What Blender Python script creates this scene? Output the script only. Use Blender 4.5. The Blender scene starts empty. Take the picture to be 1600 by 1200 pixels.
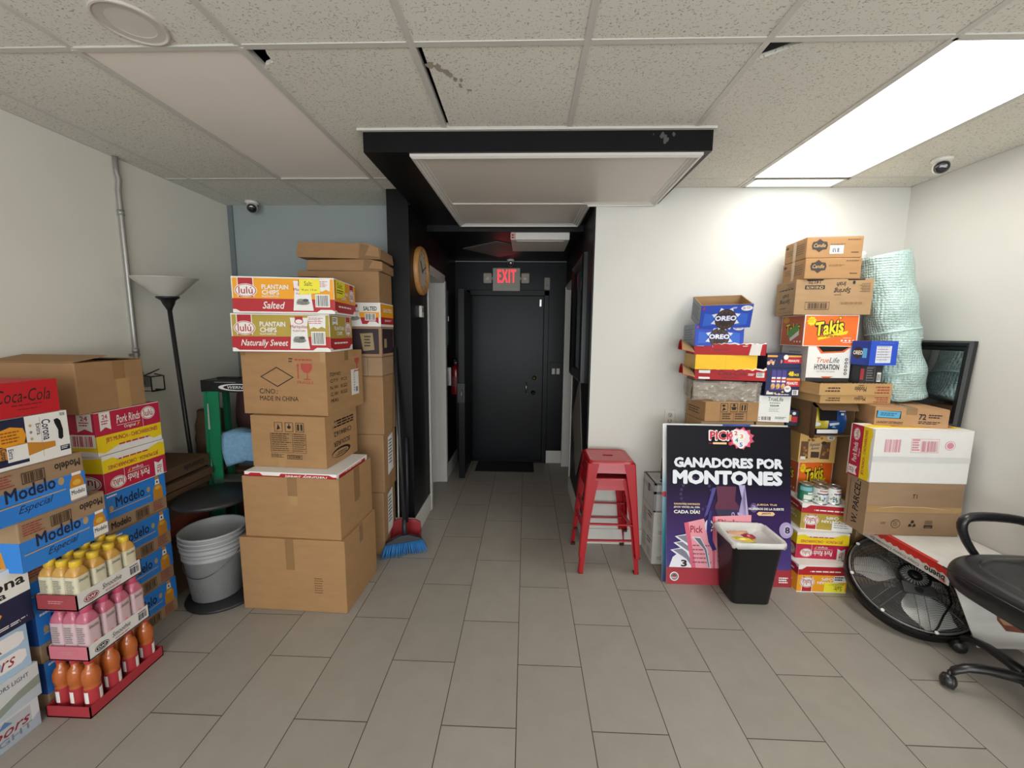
import bpy, math, random
from math import sin, cos, pi, radians, sqrt, atan2
from mathutils import Vector, Matrix, Euler

random.seed(7)
S = bpy.context.scene
COL = S.collection

# ------------------------------------------------------------------ camera
cam = bpy.data.cameras.new('camera')
cam.sensor_fit = 'HORIZONTAL'; cam.sensor_width = 36.0
cam.lens = 626.53 / 1600 * 36.0
cam.clip_start = 0.05; cam.clip_end = 60
co = bpy.data.objects.new('camera', cam); COL.objects.link(co)
_r = Vector((0.99900, 0.03498, 0.01017)); _w = Vector((-0.03347, 0.99149, -0.12587))
_r = (_r - _w * _r.dot(_w)).normalized(); _w.normalize(); _u = _r.cross(_w)
co.matrix_world = Matrix(((_r.x, _u.x, -_w.x, 0), (_r.y, _u.y, -_w.y, 0), (_r.z, _u.z, -_w.z, 1.58404), (0, 0, 0, 1)))
S.camera = co
# ------------------------------------------------------------------ world, daylight, exposure
S.view_settings.view_transform = 'Standard'; S.view_settings.look = 'None'
S.view_settings.gamma = 1.0; S.view_settings.use_curve_mapping = False
S.view_settings.exposure = 0.22
wd = bpy.data.worlds.new('world'); S.world = wd; wd.use_nodes = True
wd.node_tree.nodes['Background'].inputs[0].default_value = (0.86, 0.93, 1.0, 1)
wd.node_tree.nodes['Background'].inputs[1].default_value = 0.6
def area(name, loc, rot, sx, sy, power, colr):
    l = bpy.data.lights.new(name, 'AREA'); l.shape = 'RECTANGLE'; l.size = sx; l.size_y = sy
    l.energy = power; l.color = colr
    o = bpy.data.objects.new(name, l); o.location = loc; o.rotation_euler = rot; COL.objects.link(o); return o
# daylight that enters through the shop window behind the camera
area('window_daylight', (0.3, -3.35, 1.35), (radians(128), 0, 0), 4.2, 2.0, 150, (0.93, 0.97, 1.0))
LAMP = 7.4          # emission of the lit fluorescent fixture (right) and of the added fill panels

# ------------------------------------------------------------------ materials
def lin(hexs):
    hexs = hexs.lstrip('#'); o = []
    for i in (0, 2, 4):
        c = int(hexs[i:i+2], 16) / 255
        o.append(c / 12.92 if c <= .04045 else ((c + .055) / 1.055) ** 2.4)
    return o
_mc = {}
def M(hexs, rough=.6, metal=0., noise=.06, scale=14, bump=0., alpha=1., trans=0., coat=0., emit=0., stretch=None, spec=.5, name=None):
    key = (hexs, rough, metal, noise, scale, bump, alpha, trans, coat, emit, stretch, spec)
    if key in _mc: return _mc[key]
    m = bpy.data.materials.new(name or 'mat_' + hexs.strip('#')); m.use_nodes = True
    nt = m.node_tree; b = nt.nodes['Principled BSDF']; c = lin(hexs)
    b.inputs['Roughness'].default_value = rough; b.inputs['Metallic'].default_value = metal
    b.inputs['Specular IOR Level'].default_value = spec
    b.inputs['Alpha'].default_value = alpha; b.inputs['Transmission Weight'].default_value = trans
    b.inputs['Coat Weight'].default_value = coat
    b.inputs['Base Color'].default_value = (*c, 1)
    if emit:
        b.inputs['Emission Color'].default_value = (*c, 1); b.inputs['Emission Strength'].default_value = emit
    if noise or bump:
        tc = nt.nodes.new('ShaderNodeTexCoord'); n = nt.nodes.new('ShaderNodeTexNoise')
        n.inputs['Scale'].default_value = scale; n.inputs['Detail'].default_value = 5
        src = tc.outputs['Object']
        if stretch:
            mp = nt.nodes.new('ShaderNodeMapping'); mp.inputs['Scale'].default_value = stretch
            nt.links.new(src, mp.inputs[0]); src = mp.outputs[0]
        nt.links.new(src, n.inputs['Vector'])
        if noise:
            mx = nt.nodes.new('ShaderNodeMix'); mx.data_type = 'RGBA'
            mx.inputs[6].default_value = (*[x * (1 - noise * 1.6) for x in c], 1)
            mx.inputs[7].default_value = (*[min(1, x * (1 + noise)) for x in c], 1)
            nt.links.new(n.outputs['Fac'], mx.inputs[0]); nt.links.new(mx.outputs[2], b.inputs['Base Color'])
        if bump:
            bp = nt.nodes.new('ShaderNodeBump'); bp.inputs['Strength'].default_value = bump; bp.inputs['Distance'].default_value = .01
            nt.links.new(n.outputs['Fac'], bp.inputs['Height']); nt.links.new(bp.outputs[0], b.inputs['Normal'])
    _mc[key] = m
    return m

def ink(hexs): return M(hexs, .55, noise=.03, scale=30)
def card(hexs): return M(hexs, .8, noise=.1, scale=9, bump=.05, stretch=(1, 1, 3), spec=.25)
KRAFT = card('#a98a66'); KRAFT2 = card('#a07d59'); KRAFTD = card('#86694a'); KRAFTG = card('#a08468'); KRAFTO = card('#a8825a')
KDARK = card('#634a36')
INNER = card('#a98a63')
TAPE = M('#92704a', .25, noise=.05, coat=.3)
TAPEC = M('#b08d60', .2, noise=.05, coat=.4)
WHITE = ink('#eceae6'); BLACK = ink('#1b1a1a'); NAVY = ink('#1a2140'); DKBROWN = ink('#4a3626')
RED = ink('#b4202b'); CRIM = ink('#bd1f45'); YEL = ink('#f2d417'); ORG = ink('#f0a318'); OLIVE = ink('#b49c3e')
BLUE = ink('#2b7fd6'); AMBER = ink('#c8862a'); STICKY = ink('#f4e63a'); GREY = ink('#8e8c88')
REDINK = ink('#a04238')

# ------------------------------------------------------------------ mesh builder
class MB:
    def __init__(s): s.v = []; s.f = []; s.m = []; s.sm = []; s.mats = []
    def mi(s, mat):
        if mat not in s.mats: s.mats.append(mat)
        return s.mats.index(mat)
    def add(s, vs, fs, mat, smooth=False, X=None):
        b = len(s.v); k = s.mi(mat)
        for p in vs:
            p = Vector(p); s.v.append(X @ p if X is not None else p)
        for f in fs: s.f.append([b + i for i in f]); s.m.append(k); s.sm.append(smooth)
        return s
    def box(s, x0, y0, z0, x1, y1, z1, mat, X=None):
        vs = [(x0, y0, z0), (x1, y0, z0), (x1, y1, z0), (x0, y1, z0), (x0, y0, z1), (x1, y0, z1), (x1, y1, z1), (x0, y1, z1)]
        return s.add(vs, [(0, 3, 2, 1), (4, 5, 6, 7), (0, 1, 5, 4), (1, 2, 6, 5), (2, 3, 7, 6), (3, 0, 4, 7)], mat, False, X)
    def prism(s, pts, z0, z1, mat, X=None, smooth=False):
        n = len(pts)
        vs = [(p[0], p[1], z0) for p in pts] + [(p[0], p[1], z1) for p in pts]
        fs = [tuple(range(n))[::-1], tuple(range(n, 2 * n))] + [(i, (i + 1) % n, n + (i + 1) % n, n + i) for i in range(n)]
        return s.add(vs, fs, mat, smooth, X)
    def loft(s, rings, mat, smooth=True, cap=True, X=None, closed=True):
        n = len(rings[0]); vs = [p for r in rings for p in r]; fs = []
        for j in range(len(rings) - 1):
            for i in range(n if closed else n - 1):
                a = j * n + i; b = j * n + (i + 1) % n; fs.append((a, b, b + n, a + n))
        if cap and closed:
            fs.append(tuple(range(n))[::-1]); fs.append(tuple(range((len(rings) - 1) * n, len(rings) * n)))
        return s.add(vs, fs, mat, smooth, X)
    def lathe(s, prof, mat, n=24, X=None, smooth=True, cap=True):
        rings = [[(r * cos(2 * pi * i / n), r * sin(2 * pi * i / n), z) for i in range(n)] for r, z in prof]
        return s.loft(rings, mat, smooth, cap, X)
    def tube(s, pts, r, mat, n=8, closed=False, X=None, flat=None):
        pts = [Vector(p) for p in pts]; L = len(pts); rings = []; up = None
        for i, p in enumerate(pts):
            if closed: t = pts[(i + 1) % L] - pts[i - 1]
            else: t = pts[min(i + 1, L - 1)] - pts[max(i - 1, 0)]
            t.normalize()
            if up is None:
                up = Vector((0, 0, 1)) if abs(t.z) < .9 else Vector((1, 0, 0))
            a = t.cross(up); a.normalize(); b = a.cross(t); up = b
            rr = r[i] if isinstance(r, (list, tuple)) else r
            fl = flat or 1
            rings.append([p + a * cos(2 * pi * k / n) * rr + b * sin(2 * pi * k / n) * rr * fl for k in range(n)])
        if closed:
            vs = [q for g in rings for q in g]; fs = []
            for j in range(L):
                for k in range(n):
                    j2 = (j + 1) % L; k2 = (k + 1) % n
                    fs.append((j * n + k, j * n + k2, j2 * n + k2, j2 * n + k))
            return s.add(vs, fs, mat, True, X)
        return s.loft(rings, mat, True, True, X)
    def build(s, name, parent=None, bevel=0., seg=2, subsurf=0):
        me = bpy.data.meshes.new(name)
        me.from_pydata([tuple(p) for p in s.v], [], s.f)
        for m in s.mats: me.materials.append(m)
        for p, k, q in zip(me.polygons, s.m, s.sm): p.material_index = k; p.use_smooth = q
        me.validate()
        o = bpy.data.objects.new(name, me); COL.objects.link(o)
        if parent is not None: o.parent = parent
        if bevel:
            bm = o.modifiers.new('bevel', 'BEVEL'); bm.width = bevel; bm.segments = seg; bm.limit_method = 'ANGLE'; bm.angle_limit = radians(40)
        if subsurf:
            ss = o.modifiers.new('subdivision', 'SUBSURF'); ss.levels = subsurf; ss.render_levels = subsurf
        return o

def tag(o, label=None, cat=None, group=None, kind=None):
    if label: o['label'] = label
    if cat: o['category'] = cat
    if group: o['group'] = group
    if kind: o['kind'] = kind
    return o
def thing(name, label, cat, loc=(0, 0, 0), rot=(0, 0, 0), group=None):
    o = bpy.data.objects.new(name, None); COL.objects.link(o); o.empty_display_size = .1
    o.location = loc; o.rotation_euler = rot
    return tag(o, label, cat, group)
def struct(name, mb, **k):
    return tag(mb.build(name, None, **k), kind='structure')
def copy_tree(o, parent=None):
    c = o.copy(); COL.objects.link(c)
    if parent is not None: c.parent = parent
    for ch in list(o.children): copy_tree(ch, c)
    return c

# ------------------------------------------------------------------ lettering
_tc = {}
def glyphs(s, bold=0., shear=0., space=1.):
    key = (s, bold, shear, space)
    if key in _tc: return _tc[key]
    cu = bpy.data.curves.new('text', 'FONT'); cu.body = s; cu.resolution_u = 2; cu.shear = shear; cu.space_character = space
    cu.fill_mode = 'FRONT'
    ob = bpy.data.objects.new('text', cu)
    me = bpy.data.meshes.new_from_object(ob)
    vs = [(v.co.x, v.co.y) for v in me.vertices]; fs = [tuple(p.vertices) for p in me.polygons]
    x0 = min(v[0] for v in vs); x1 = max(v[0] for v in vs); y0 = min(v[1] for v in vs); y1 = max(v[1] for v in vs)
    if bold > .001:
        v0, f0, n0 = vs, fs, len(vs); vs = []; fs = []
        ks = 12 if bold > .05 else 6
        for i in range(ks):
            a = 2 * pi * i / ks; vs += [(p[0] + bold * cos(a), p[1] + bold * sin(a)) for p in v0]; fs += [tuple(q + n0 * i for q in g) for g in f0]
        x0 -= bold; x1 += bold; y0 -= bold; y1 += bold
    vs = [((a - x0) / (x1 - x0), (b - y0) / max(1e-6, y1 - y0)) for a, b in vs]
    bpy.data.objects.remove(ob); bpy.data.curves.remove(cu); bpy.data.meshes.remove(me)
    _tc[key] = (vs, fs); return _tc[key]

class Deco:
    """draws print on one face of a box, in fractions of the face"""
    def __init__(s, mb, O, U, V, N, rot=0, off=.0006):
        s.mb = mb; s.O = Vector(O); s.U = Vector(U); s.V = Vector(V); s.N = Vector(N); s.rot = rot; s.k = 0; s.off = off
    def P(s, u, v, k):
        if s.rot == 180: u, v = 1 - u, 1 - v
        elif s.rot == 90: u, v = 1 - v, u
        elif s.rot == 270: u, v = v, 1 - u
        return s.O + s.U * u + s.V * v + s.N * (s.off + .00012 * k)
    def poly(s, pts, mat):
        s.k += 1
        s.mb.add([s.P(u, v, s.k) for u, v in pts], [tuple(range(len(pts)))], mat); return s
    def rect(s, u0, v0, u1, v1, mat): return s.poly([(u0, v0), (u1, v0), (u1, v1), (u0, v1)], mat)
    def ell(s, cu, cv, ru, rv, mat, n=24): return s.poly([(cu + ru * cos(2 * pi * i / n), cv + rv * sin(2 * pi * i / n)) for i in range(n)], mat)
    def star(s, cu, cv, ru, rv, n, inner, mat):
        return s.poly([(cu + ru * (1 if i % 2 else inner) * cos(pi * i / n), cv + rv * (1 if i % 2 else inner) * sin(pi * i / n)) for i in range(2 * n)], mat)
    def text(s, t, u0, v0, u1, v1, mat, bold=.0, shear=0., space=1., slope=0.):
        vs, fs = glyphs(t, bold, shear, space); s.k += 1
        nv = max(1, len(vs)); s.mb.add([s.P(u0 + (u1 - u0) * a, v0 + (v1 - v0) * b + slope * a, s.k + .6 * i / nv) for i, (a, b) in enumerate(vs)], fs, mat); return s
    def bars(s, u0, v0, u1, v1, mat, n=16, seed=1):
        rnd = random.Random(seed); s.k += 1; x = 0; vs = []; fs = []
        wd_ = [rnd.choice((1, 1, 2, 3)) for _ in range(2 * n)]; T = sum(wd_)
        for i, q in enumerate(wd_):
            if i % 2 == 0:
                a = u0 + (u1 - u0) * x / T; b = u0 + (u1 - u0) * (x + q) / T; k = len(vs)
                vs += [s.P(a, v0, s.k), s.P(b, v0, s.k), s.P(b, v1, s.k), s.P(a, v1, s.k)]; fs.append((k, k + 1, k + 2, k + 3))
            x += q
        s.mb.add(vs, fs, mat); return s
    def lines(s, u0, v0, u1, v1, mat, n=4, seed=3, fill=.5):
        rnd = random.Random(seed); s.k += 1; vs = []; fs = []
        for i in range(n):
            b = v1 - (v1 - v0) * (i + fill) / n; t = v1 - (v1 - v0) * i / n; x = u0
            e = u1 - (u1 - u0) * rnd.random() * .25
            while x < e - 1e-6:
                w_ = min(e - x, (u1 - u0) * rnd.uniform(.08, .25)); k = len(vs)
                vs += [s.P(x, b, s.k), s.P(x + w_, b, s.k), s.P(x + w_, t, s.k), s.P(x, t, s.k)]; fs.append((k, k + 1, k + 2, k + 3))
                x += w_ + (u1 - u0) * .03
        s.mb.add(vs, fs, mat); return s
    def frame(s, u0, v0, u1, v1, mat, t=.01, tv=None):
        tv = tv or t
        s.rect(u0, v0, u1, v0 + tv, mat).rect(u0, v1 - tv, u1, v1, mat)
        return s.rect(u0, v0, u0 + t, v1, mat).rect(u1 - t, v0, u1, v1, mat)

def face(mb, w, d, h, which, rot=0, off=.0006):
    hw, hd = w / 2, d / 2
    T = {'F': ((-hw, -hd, 0), (w, 0, 0), (0, 0, h), (0, -1, 0)), 'R': ((hw, -hd, 0), (0, d, 0), (0, 0, h), (1, 0, 0)),
         'L': ((-hw, hd, 0), (0, -d, 0), (0, 0, h), (-1, 0, 0)), 'T': ((-hw, -hd, h), (w, 0, 0), (0, d, 0), (0, 0, 1)),
         'B': ((hw, hd, 0), (-w, 0, 0), (0, 0, h), (0, 1, 0))}[which]
    return Deco(mb, *T, rot=rot, off=off)

def carton(name, label, x, y, yaw, w, d, h, z0, mat, deco=None, flaps=True, tape='y', group=None, cat='box', rx=0, ry=0, center=False, tapemat=None, flapmat=None):
    """closed box; (x, y) is the middle of the front face's foot (or the centre), yaw in degrees"""
    a = radians(yaw)
    if not center: x, y = x - sin(a) * d / 2, y + cos(a) * d / 2
    r = thing(name, label, cat, (x, y, z0), (radians(rx), radians(ry), a), group)
    b = MB(); ft = .003 if flaps else 0
    b.box(-w / 2, -d / 2, .0005, w / 2, d / 2, h - ft, mat)
    if deco: deco(lambda wh, rot=0: face(b, w, d, h - ft, wh, rot))
    b.build('body', r, bevel=.004)
    if flaps:
        fm = flapmat or mat
        if tape == 'x' or tape == 'nx':
            for s in (-1, 1):
                q = MB(); q.box(-w / 2 + .002, min(s * .0012, s * (d / 2 - .002)), h - ft, w / 2 - .002, max(s * .0012, s * (d / 2 - .002)), h - .0004, fm); q.build('flap', r)
        else:
            for s in (-1, 1):
                q = MB(); q.box(min(s * .0012, s * (w / 2 - .002)), -d / 2 + .002, h - ft, max(s * .0012, s * (w / 2 - .002)), d / 2 - .002, h - .0004, fm); q.build('flap', r)
    if tape in ('x', 'y'):
        q = MB(); tm = tapemat or TAPE; tw = .026; L = min(.07, h * .35)
        if tape == 'y':
            q.box(-tw, -d / 2 - .0006, h - .0004, tw, d / 2 + .0006, h + .0003, tm)
            for s in (-1, 1):
                e = s * d / 2; q.box(-tw, min(e, e + s * .0008), h - L, tw, max(e, e + s * .0008), h, tm)
        else:
            q.box(-w / 2 - .0006, -tw, h - .0004, w / 2 + .0006, tw, h + .0003, tm)
            for s in (-1, 1):
                e = s * w / 2; q.box(min(e, e + s * .0008), -tw, h - L, max(e, e + s * .0008), tw, h, tm)
        q.build('tape', r)
    return r

def open_carton(name, label, x, y, yaw, w, d, h, z0, mat, deco=None, inner=None, t=.005, group=None, cat='box', rx=0, ry=0, flaps=(), cut=None):
    """open-topped box; flaps = list of (side, length, angle) where angle 0 = straight up, + = outward"""
    a = radians(yaw); x, y = x - sin(a) * d / 2, y + cos(a) * d / 2
    r = thing(name, label, cat, (x, y, z0), (radians(rx), radians(ry), a), group)
    b = MB(); inner = inner or INNER; hw, hd = w / 2, d / 2
    o = [(-hw, -hd), (hw, -hd), (hw, hd), (-hw, hd)]; i_ = [(-hw + t, -hd + t), (hw - t, -hd + t), (hw - t, hd - t), (-hw + t, hd - t)]
    hs = cut or (h, h, h, h)
    vs = [(p[0], p[1], .0005) for p in o] + [(p[0], p[1], hs[k]) for k, p in enumerate(o)]
    b.add(vs, [(3, 2, 1, 0)] + [(k, (k + 1) % 4, 4 + (k + 1) % 4, 4 + k) for k in range(4)], mat)
    vs = [(p[0], p[1], hs[k]) for k, p in enumerate(o)] + [(p[0], p[1], hs[k]) for k, p in enumerate(i_)] + [(p[0], p[1], t) for p in i_]
    b.add(vs, [(k, (k + 1) % 4, 4 + (k + 1) % 4, 4 + k) for k in range(4)] + [(4 + k, 4 + (k + 1) % 4, 8 + (k + 1) % 4, 8 + k) for k in range(4)] + [(8, 9, 10, 11)], inner)
    if deco: deco(lambda wh, rot=0: face(b, w, d, h, wh, rot))
    b.build('body', r)
    for sd, ln, ang in flaps:
        an = radians(ang); q = MB()
        if sd in 'FB':
            s = -1 if sd == 'F' else 1; e = s * hd
            p0 = [(-hw, e, h), (hw, e, h)]; dx, dz = s * sin(an) * ln, cos(an) * ln
            vs = p0 + [(hw - .01, e + dx, h + dz), (-hw + .01, e + dx, h + dz)]; nrm = Vector((0, s * cos(an), -sin(an)))
        else:
            s = -1 if sd == 'L' else 1; e = s * hw
            p0 = [(e, -hd, h), (e, hd, h)]; dx, dz = s * sin(an) * ln, cos(an) * ln
            vs = p0 + [(e + dx, hd - .01, h + dz), (e + dx, -hd + .01, h + dz)]; nrm = Vector((s * cos(an), 0, -sin(an)))
        q.add(vs, [(0, 1, 2, 3)], mat); q.add([Vector(p) - nrm * .003 for p in vs], [(3, 2, 1, 0)], inner)
        n4 = [Vector(p) for p in vs] + [Vector(p) - nrm * .003 for p in vs]
        q.add(n4, [(k, (k + 1) % 4, 4 + (k + 1) % 4, 4 + k) for k in range(4)], inner)
        q.build('flap', r)
    return r

# ================================================================== SETTING
ZC = 2.579; XL, XR = -2.415, 2.555; YB = 2.91; YL = 3.30; YF = -3.5
def floor_mat():
    m = bpy.data.materials.new('floor_tile'); m.use_nodes = True; nt = m.node_tree; b = nt.nodes['Principled BSDF']; N = nt.nodes.new; Lk = nt.links.new
    def mth(op, a, bb=None):
        n = N('ShaderNodeMath'); n.operation = op
        for i, q in enumerate((a, bb)):
            if q is None: continue
            if isinstance(q, (int, float)): n.inputs[i].default_value = q
            else: Lk(q, n.inputs[i])
        return n.outputs[0]
    tc = N('ShaderNodeTexCoord'); sx = N('ShaderNodeSeparateXYZ'); Lk(tc.outputs['Object'], sx.inputs[0])
    u = mth('DIVIDE', mth('ADD', sx.outputs[0], .9318), .3048); k = mth('FLOOR', u); fu = mth('FRACT', u)
    odd = mth('ABSOLUTE', mth('MODULO', k, 2))
    off = mth('ADD', mth('MULTIPLY', odd, .525), .392)
    v = mth('SUBTRACT', mth('DIVIDE', sx.outputs[1], .5987), off); kv = mth('FLOOR', v); fv = mth('FRACT', v)
    du = mth('MULTIPLY', mth('MINIMUM', fu, mth('SUBTRACT', 1, fu)), .3048)
    dv = mth('MULTIPLY', mth('MINIMUM', fv, mth('SUBTRACT', 1, fv)), .5987)
    g = mth('LESS_THAN', mth('MINIMUM', du, dv), .0018)
    cb = N('ShaderNodeCombineXYZ'); Lk(k, cb.inputs[0]); Lk(kv, cb.inputs[1])
    wn = N('ShaderNodeTexWhiteNoise'); Lk(cb.outputs[0], wn.inputs[0])
    n1 = N('ShaderNodeTexNoise'); n1.inputs['Scale'].default_value = 7; n1.inputs['Detail'].default_value = 8; n1.inputs['Roughness'].default_value = .65; Lk(tc.outputs['Object'], n1.inputs['Vector'])
    f = mth('ADD', mth('MULTIPLY', wn.outputs[0], .3), mth('MULTIPLY', n1.outputs['Fac'], .8))
    mx = N('ShaderNodeMix'); mx.data_type = 'RGBA'; mx.inputs[6].default_value = (*lin('#8c867d'), 1); mx.inputs[7].default_value = (*lin('#a39d94'), 1); Lk(f, mx.inputs[0])
    m2 = N('ShaderNodeMix'); m2.data_type = 'RGBA'; m2.inputs[7].default_value = (*lin('#37322d'), 1); Lk(mx.outputs[2], m2.inputs[6]); Lk(g, m2.inputs[0])
    Lk(m2.outputs[2], b.inputs['Base Color']); b.inputs['Roughness'].default_value = .42; b.inputs['Specular IOR Level'].default_value = .35
    bp = N('ShaderNodeBump'); bp.inputs['Strength'].default_value = .3; bp.inputs['Distance'].default_value = .002; bp.invert = True; Lk(g, bp.inputs['Height']); Lk(bp.outputs[0], b.inputs['Normal'])
    return m
def tile_mat():
    m = bpy.data.materials.new('ceiling_tile'); m.use_nodes = True; nt = m.node_tree; b = nt.nodes['Principled BSDF']; N = nt.nodes.new; Lk = nt.links.new
    tc = N('ShaderNodeTexCoord')
    def nz(scale, st, rot=0):
        mp = N('ShaderNodeMapping'); mp.inputs['Scale'].default_value = st; mp.inputs['Rotation'].default_value = (0, 0, rot); Lk(tc.outputs['Object'], mp.inputs[0])
        n = N('ShaderNodeTexNoise'); n.inputs['Scale'].default_value = scale; n.inputs['Detail'].default_value = 1.5; Lk(mp.outputs[0], n.inputs['Vector']); return n.outputs['Fac']
    def ramp(src, a, c):
        r = N('ShaderNodeValToRGB'); r.color_ramp.elements[0].position = a; r.color_ramp.elements[1].position = c; Lk(src, r.inputs[0]); return r.outputs[0]
    f1 = ramp(nz(80, (1, 2.4, 1), .5), .64, .68); f2 = ramp(nz(80, (2.4, 1, 1), .3), .655, .695)
    mxm = N('ShaderNodeMix'); mxm.data_type = 'RGBA'; mxm.blend_type = 'LIGHTEN'; mxm.inputs[0].default_value = 1; Lk(f1, mxm.inputs[6]); Lk(f2, mxm.inputs[7])
    big = N('ShaderNodeTexNoise'); big.inputs['Scale'].default_value = 2.2; big.inputs['Detail'].default_value = 4; Lk(tc.outputs['Object'], big.inputs['Vector'])
    c1 = N('ShaderNodeMix'); c1.data_type = 'RGBA'; c1.inputs[6].default_value = (*lin('#d6d3c9'), 1); c1.inputs[7].default_value = (*lin('#e2dfd6'), 1); Lk(big.outputs['Fac'], c1.inputs[0])
    c2 = N('ShaderNodeMix'); c2.data_type = 'RGBA'; c2.inputs[7].default_value = (*lin('#8f897e'), 1); Lk(c1.outputs[2], c2.inputs[6])
    sc = N('ShaderNodeMath'); sc.operation = 'MULTIPLY'; sc.inputs[1].default_value = .75
    Lk(mxm.outputs[2], sc.inputs[0]); Lk(sc.outputs[0], c2.inputs[0])
    Lk(c2.outputs[2], b.inputs['Base Color']); b.inputs['Roughness'].default_value = .9; b.inputs['Specular IOR Level'].default_value = .1
    return m
FLOOR = floor_mat(); TILE = tile_mat()
WALLW = M('#d2d1cb', .75, noise=.03, scale=3, bump=.02, spec=.25); WALLL = M('#e6e3d8', .75, noise=.035, scale=2.5, bump=.02, spec=.25)
WALLB = M('#99a2a2', .75, noise=.03, scale=3, spec=.25)
BLK = M('#0e0f11', .38, noise=.25, scale=5, bump=.06, spec=.22); BLKD = M('#0b0d12', .36, noise=.35, scale=3.5, bump=.05, spec=.2)
TRIMW = M('#cfcdc8', .45, noise=.05, scale=6); TBAR = M('#c9c6bf', .45, noise=.03); VOID = M('#0b0a09', .95, noise=0)
DIFF = M('#d9d0c6', .35, noise=.03, scale=2, spec=.4)

b = MB(); b.box(-3, YF, -.06, 3, 5.0, 0, FLOOR); struct('floor', b)
gx = [XL] + [-1.0237 + .6096 * k for k in range(-2, 6)] + [XR]; gy = [YF, -2.138, -.9188, .3004, 1.5196, 2.7388, 3.32]
b = MB()
for i in range(len(gx) - 1):
    for j in range(len(gy) - 1):
        x0, x1, y0, y1 = gx[i], gx[i + 1], gy[j], gy[j + 1]; xm, ym = (x0 + x1) / 2, (y0 + y1) / 2
        if abs(xm + 1.33) < .1 and 1.6 < ym < 2.7: continue
        if abs(xm - 1.72) < .1 and ym > 1.6: continue
        if abs(xm - 1.72) < .1 and -.9 < ym < .2: continue
        if abs(xm + 1.33) < .1 and -2.1 < ym < -1: continue
        z = ZC
        P = [(x0, y0), (x1, y0), (x1, y1), (x0, y1)]
        if abs(x0 - .805) < .02 and abs(y0 - 1.5196) < .01: P = [(x0 + .15, y0), (x1, y0), (x1, y1), (x0, y1), (x0, y0 + .115), (x0 + .06, y0 + .075)]
        if abs(x0 + .414) < .02 and abs(y0 - 1.5196) < .01: P = [(x0 + .032, y0), (x1, y0), (x1, y1), (x0 + .024, y1)]
        if abs(x0 + 1.0237) < .02 and abs(y0 - 1.5196) < .01: P = [(x0 + .085, y0), (x1, y0), (x1, y1), (x0, y1), (x0, y0 + .13), (x0 + .03, y0 + .10), (x0 + .065, y0 + .085), (x0 + .07, y0 + .04)]
        b.add([(p[0], p[1], z) for p in P] + [(p[0], p[1], z + .015) for p in P], [tuple(range(len(P)))[::-1]] + [(q, (q + 1) % len(P), len(P) + (q + 1) % len(P), len(P) + q) for q in range(len(P))], TILE)
ST_ = M('#a39a8b', .9, noise=.2, scale=40); rs = random.Random(21)
for k in range(16):
    u = k / 15; cx, cy = -.372 + .12 * u + rs.uniform(-.012, .012), 1.63 + .17 * u ** 1.6 + rs.uniform(-.01, .01); r0 = .016 * (1 - u * .6)
    b.add([(cx + r0 * rs.uniform(.5, 1.2) * cos(a), cy + 1.5 * r0 * rs.uniform(.5, 1.2) * sin(a), ZC - .0004 - .00003 * k) for a in [i * pi / 5 for i in range(10)]], [tuple(range(10))[::-1]], ST_)
struct('ceiling', b)
b = MB(); b.box(-3, YF, 2.78, 3, 5, 2.84, VOID); b.box(XL - .1, YF, ZC + .01, XL, YL, 2.8, VOID); b.box(XR, YF, ZC + .01, XR + .1, 5, 2.8, VOID); b.box(-3, 3.32, ZC, 3, 3.36, 2.8, VOID); b.box(-3, YF - .05, ZC, 3, YF, 2.8, VOID); struct('ceiling_void', b)
b = MB()
for x in gx[1:-1]:
    y1 = 2.105 if -.8 < x < .88 else (3.31 if x < 0 else 2.91)
    b.box(x - .012, YF, ZC - .004, x + .012, y1, ZC + .02, TBAR)
for y in gy[1:-1]:
    if y > 2.5:
        b.box(XL, y - .012, ZC - .0035, -.83, y + .012, ZC + .02, TBAR); b.box(.89, y - .012, ZC - .0035, XR, y + .012, ZC + .02, TBAR)
    else: b.box(XL, y - .012, ZC - .0035, XR, y + .012, ZC + .02, TBAR)
b.box(XL, YF, ZC - .003, XL + .012, YL, ZC + .01, TBAR); b.box(XR - .012, YF, ZC - .003, XR, YB, ZC + .01, TBAR)
b.box(-.414, 2.085, ZC - .0035, .196, 2.105, ZC + .02, TBAR)
b.box(.89, YB - .012, ZC - .003, 1.43, YB, ZC + .01, TBAR); b.box(2.03, YB - .012, ZC - .003, XR, YB, ZC + .01, TBAR)
struct('trim_1', b)

b = MB(); b.box(XL - .1, YF, 0, XL, YL, ZC + .05, WALLL); struct('wall_left', b)
b = MB(); b.box(XR, YF, 0, XR + .1, YB + .1, ZC + .05, WALLW); struct('wall_right', b)
b = MB(); b.box(XL - .1, YL, 0, -1.0, YL + .1, ZC + .05, WALLB); struct('wall_back_left', b)
b = MB(); b.box(XL, YL - .012, 0, XL + .04, YL, ZC, M('#6d7679', .6)); struct('trim_2', b)
b = MB(); b.box(.47, YB, 0, XR + .1, YB + .1, ZC + .05, WALLW); struct('wall_back_right', b)
# shop front behind the camera: a wall with one wide window opening
b = MB(); b.box(XL - .1, YF - .1, 0, XR + .1, YF, .35, WALLW); b.box(XL - .1, YF - .1, 2.35, XR + .1, YF, ZC + .05, WALLW)
b.box(XL - .1, YF - .1, .35, -1.8, YF, 2.35, WALLW); b.box(2.4, YF - .1, .35, XR + .1, YF, 2.35, WALLW); struct('wall_front', b)
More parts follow.
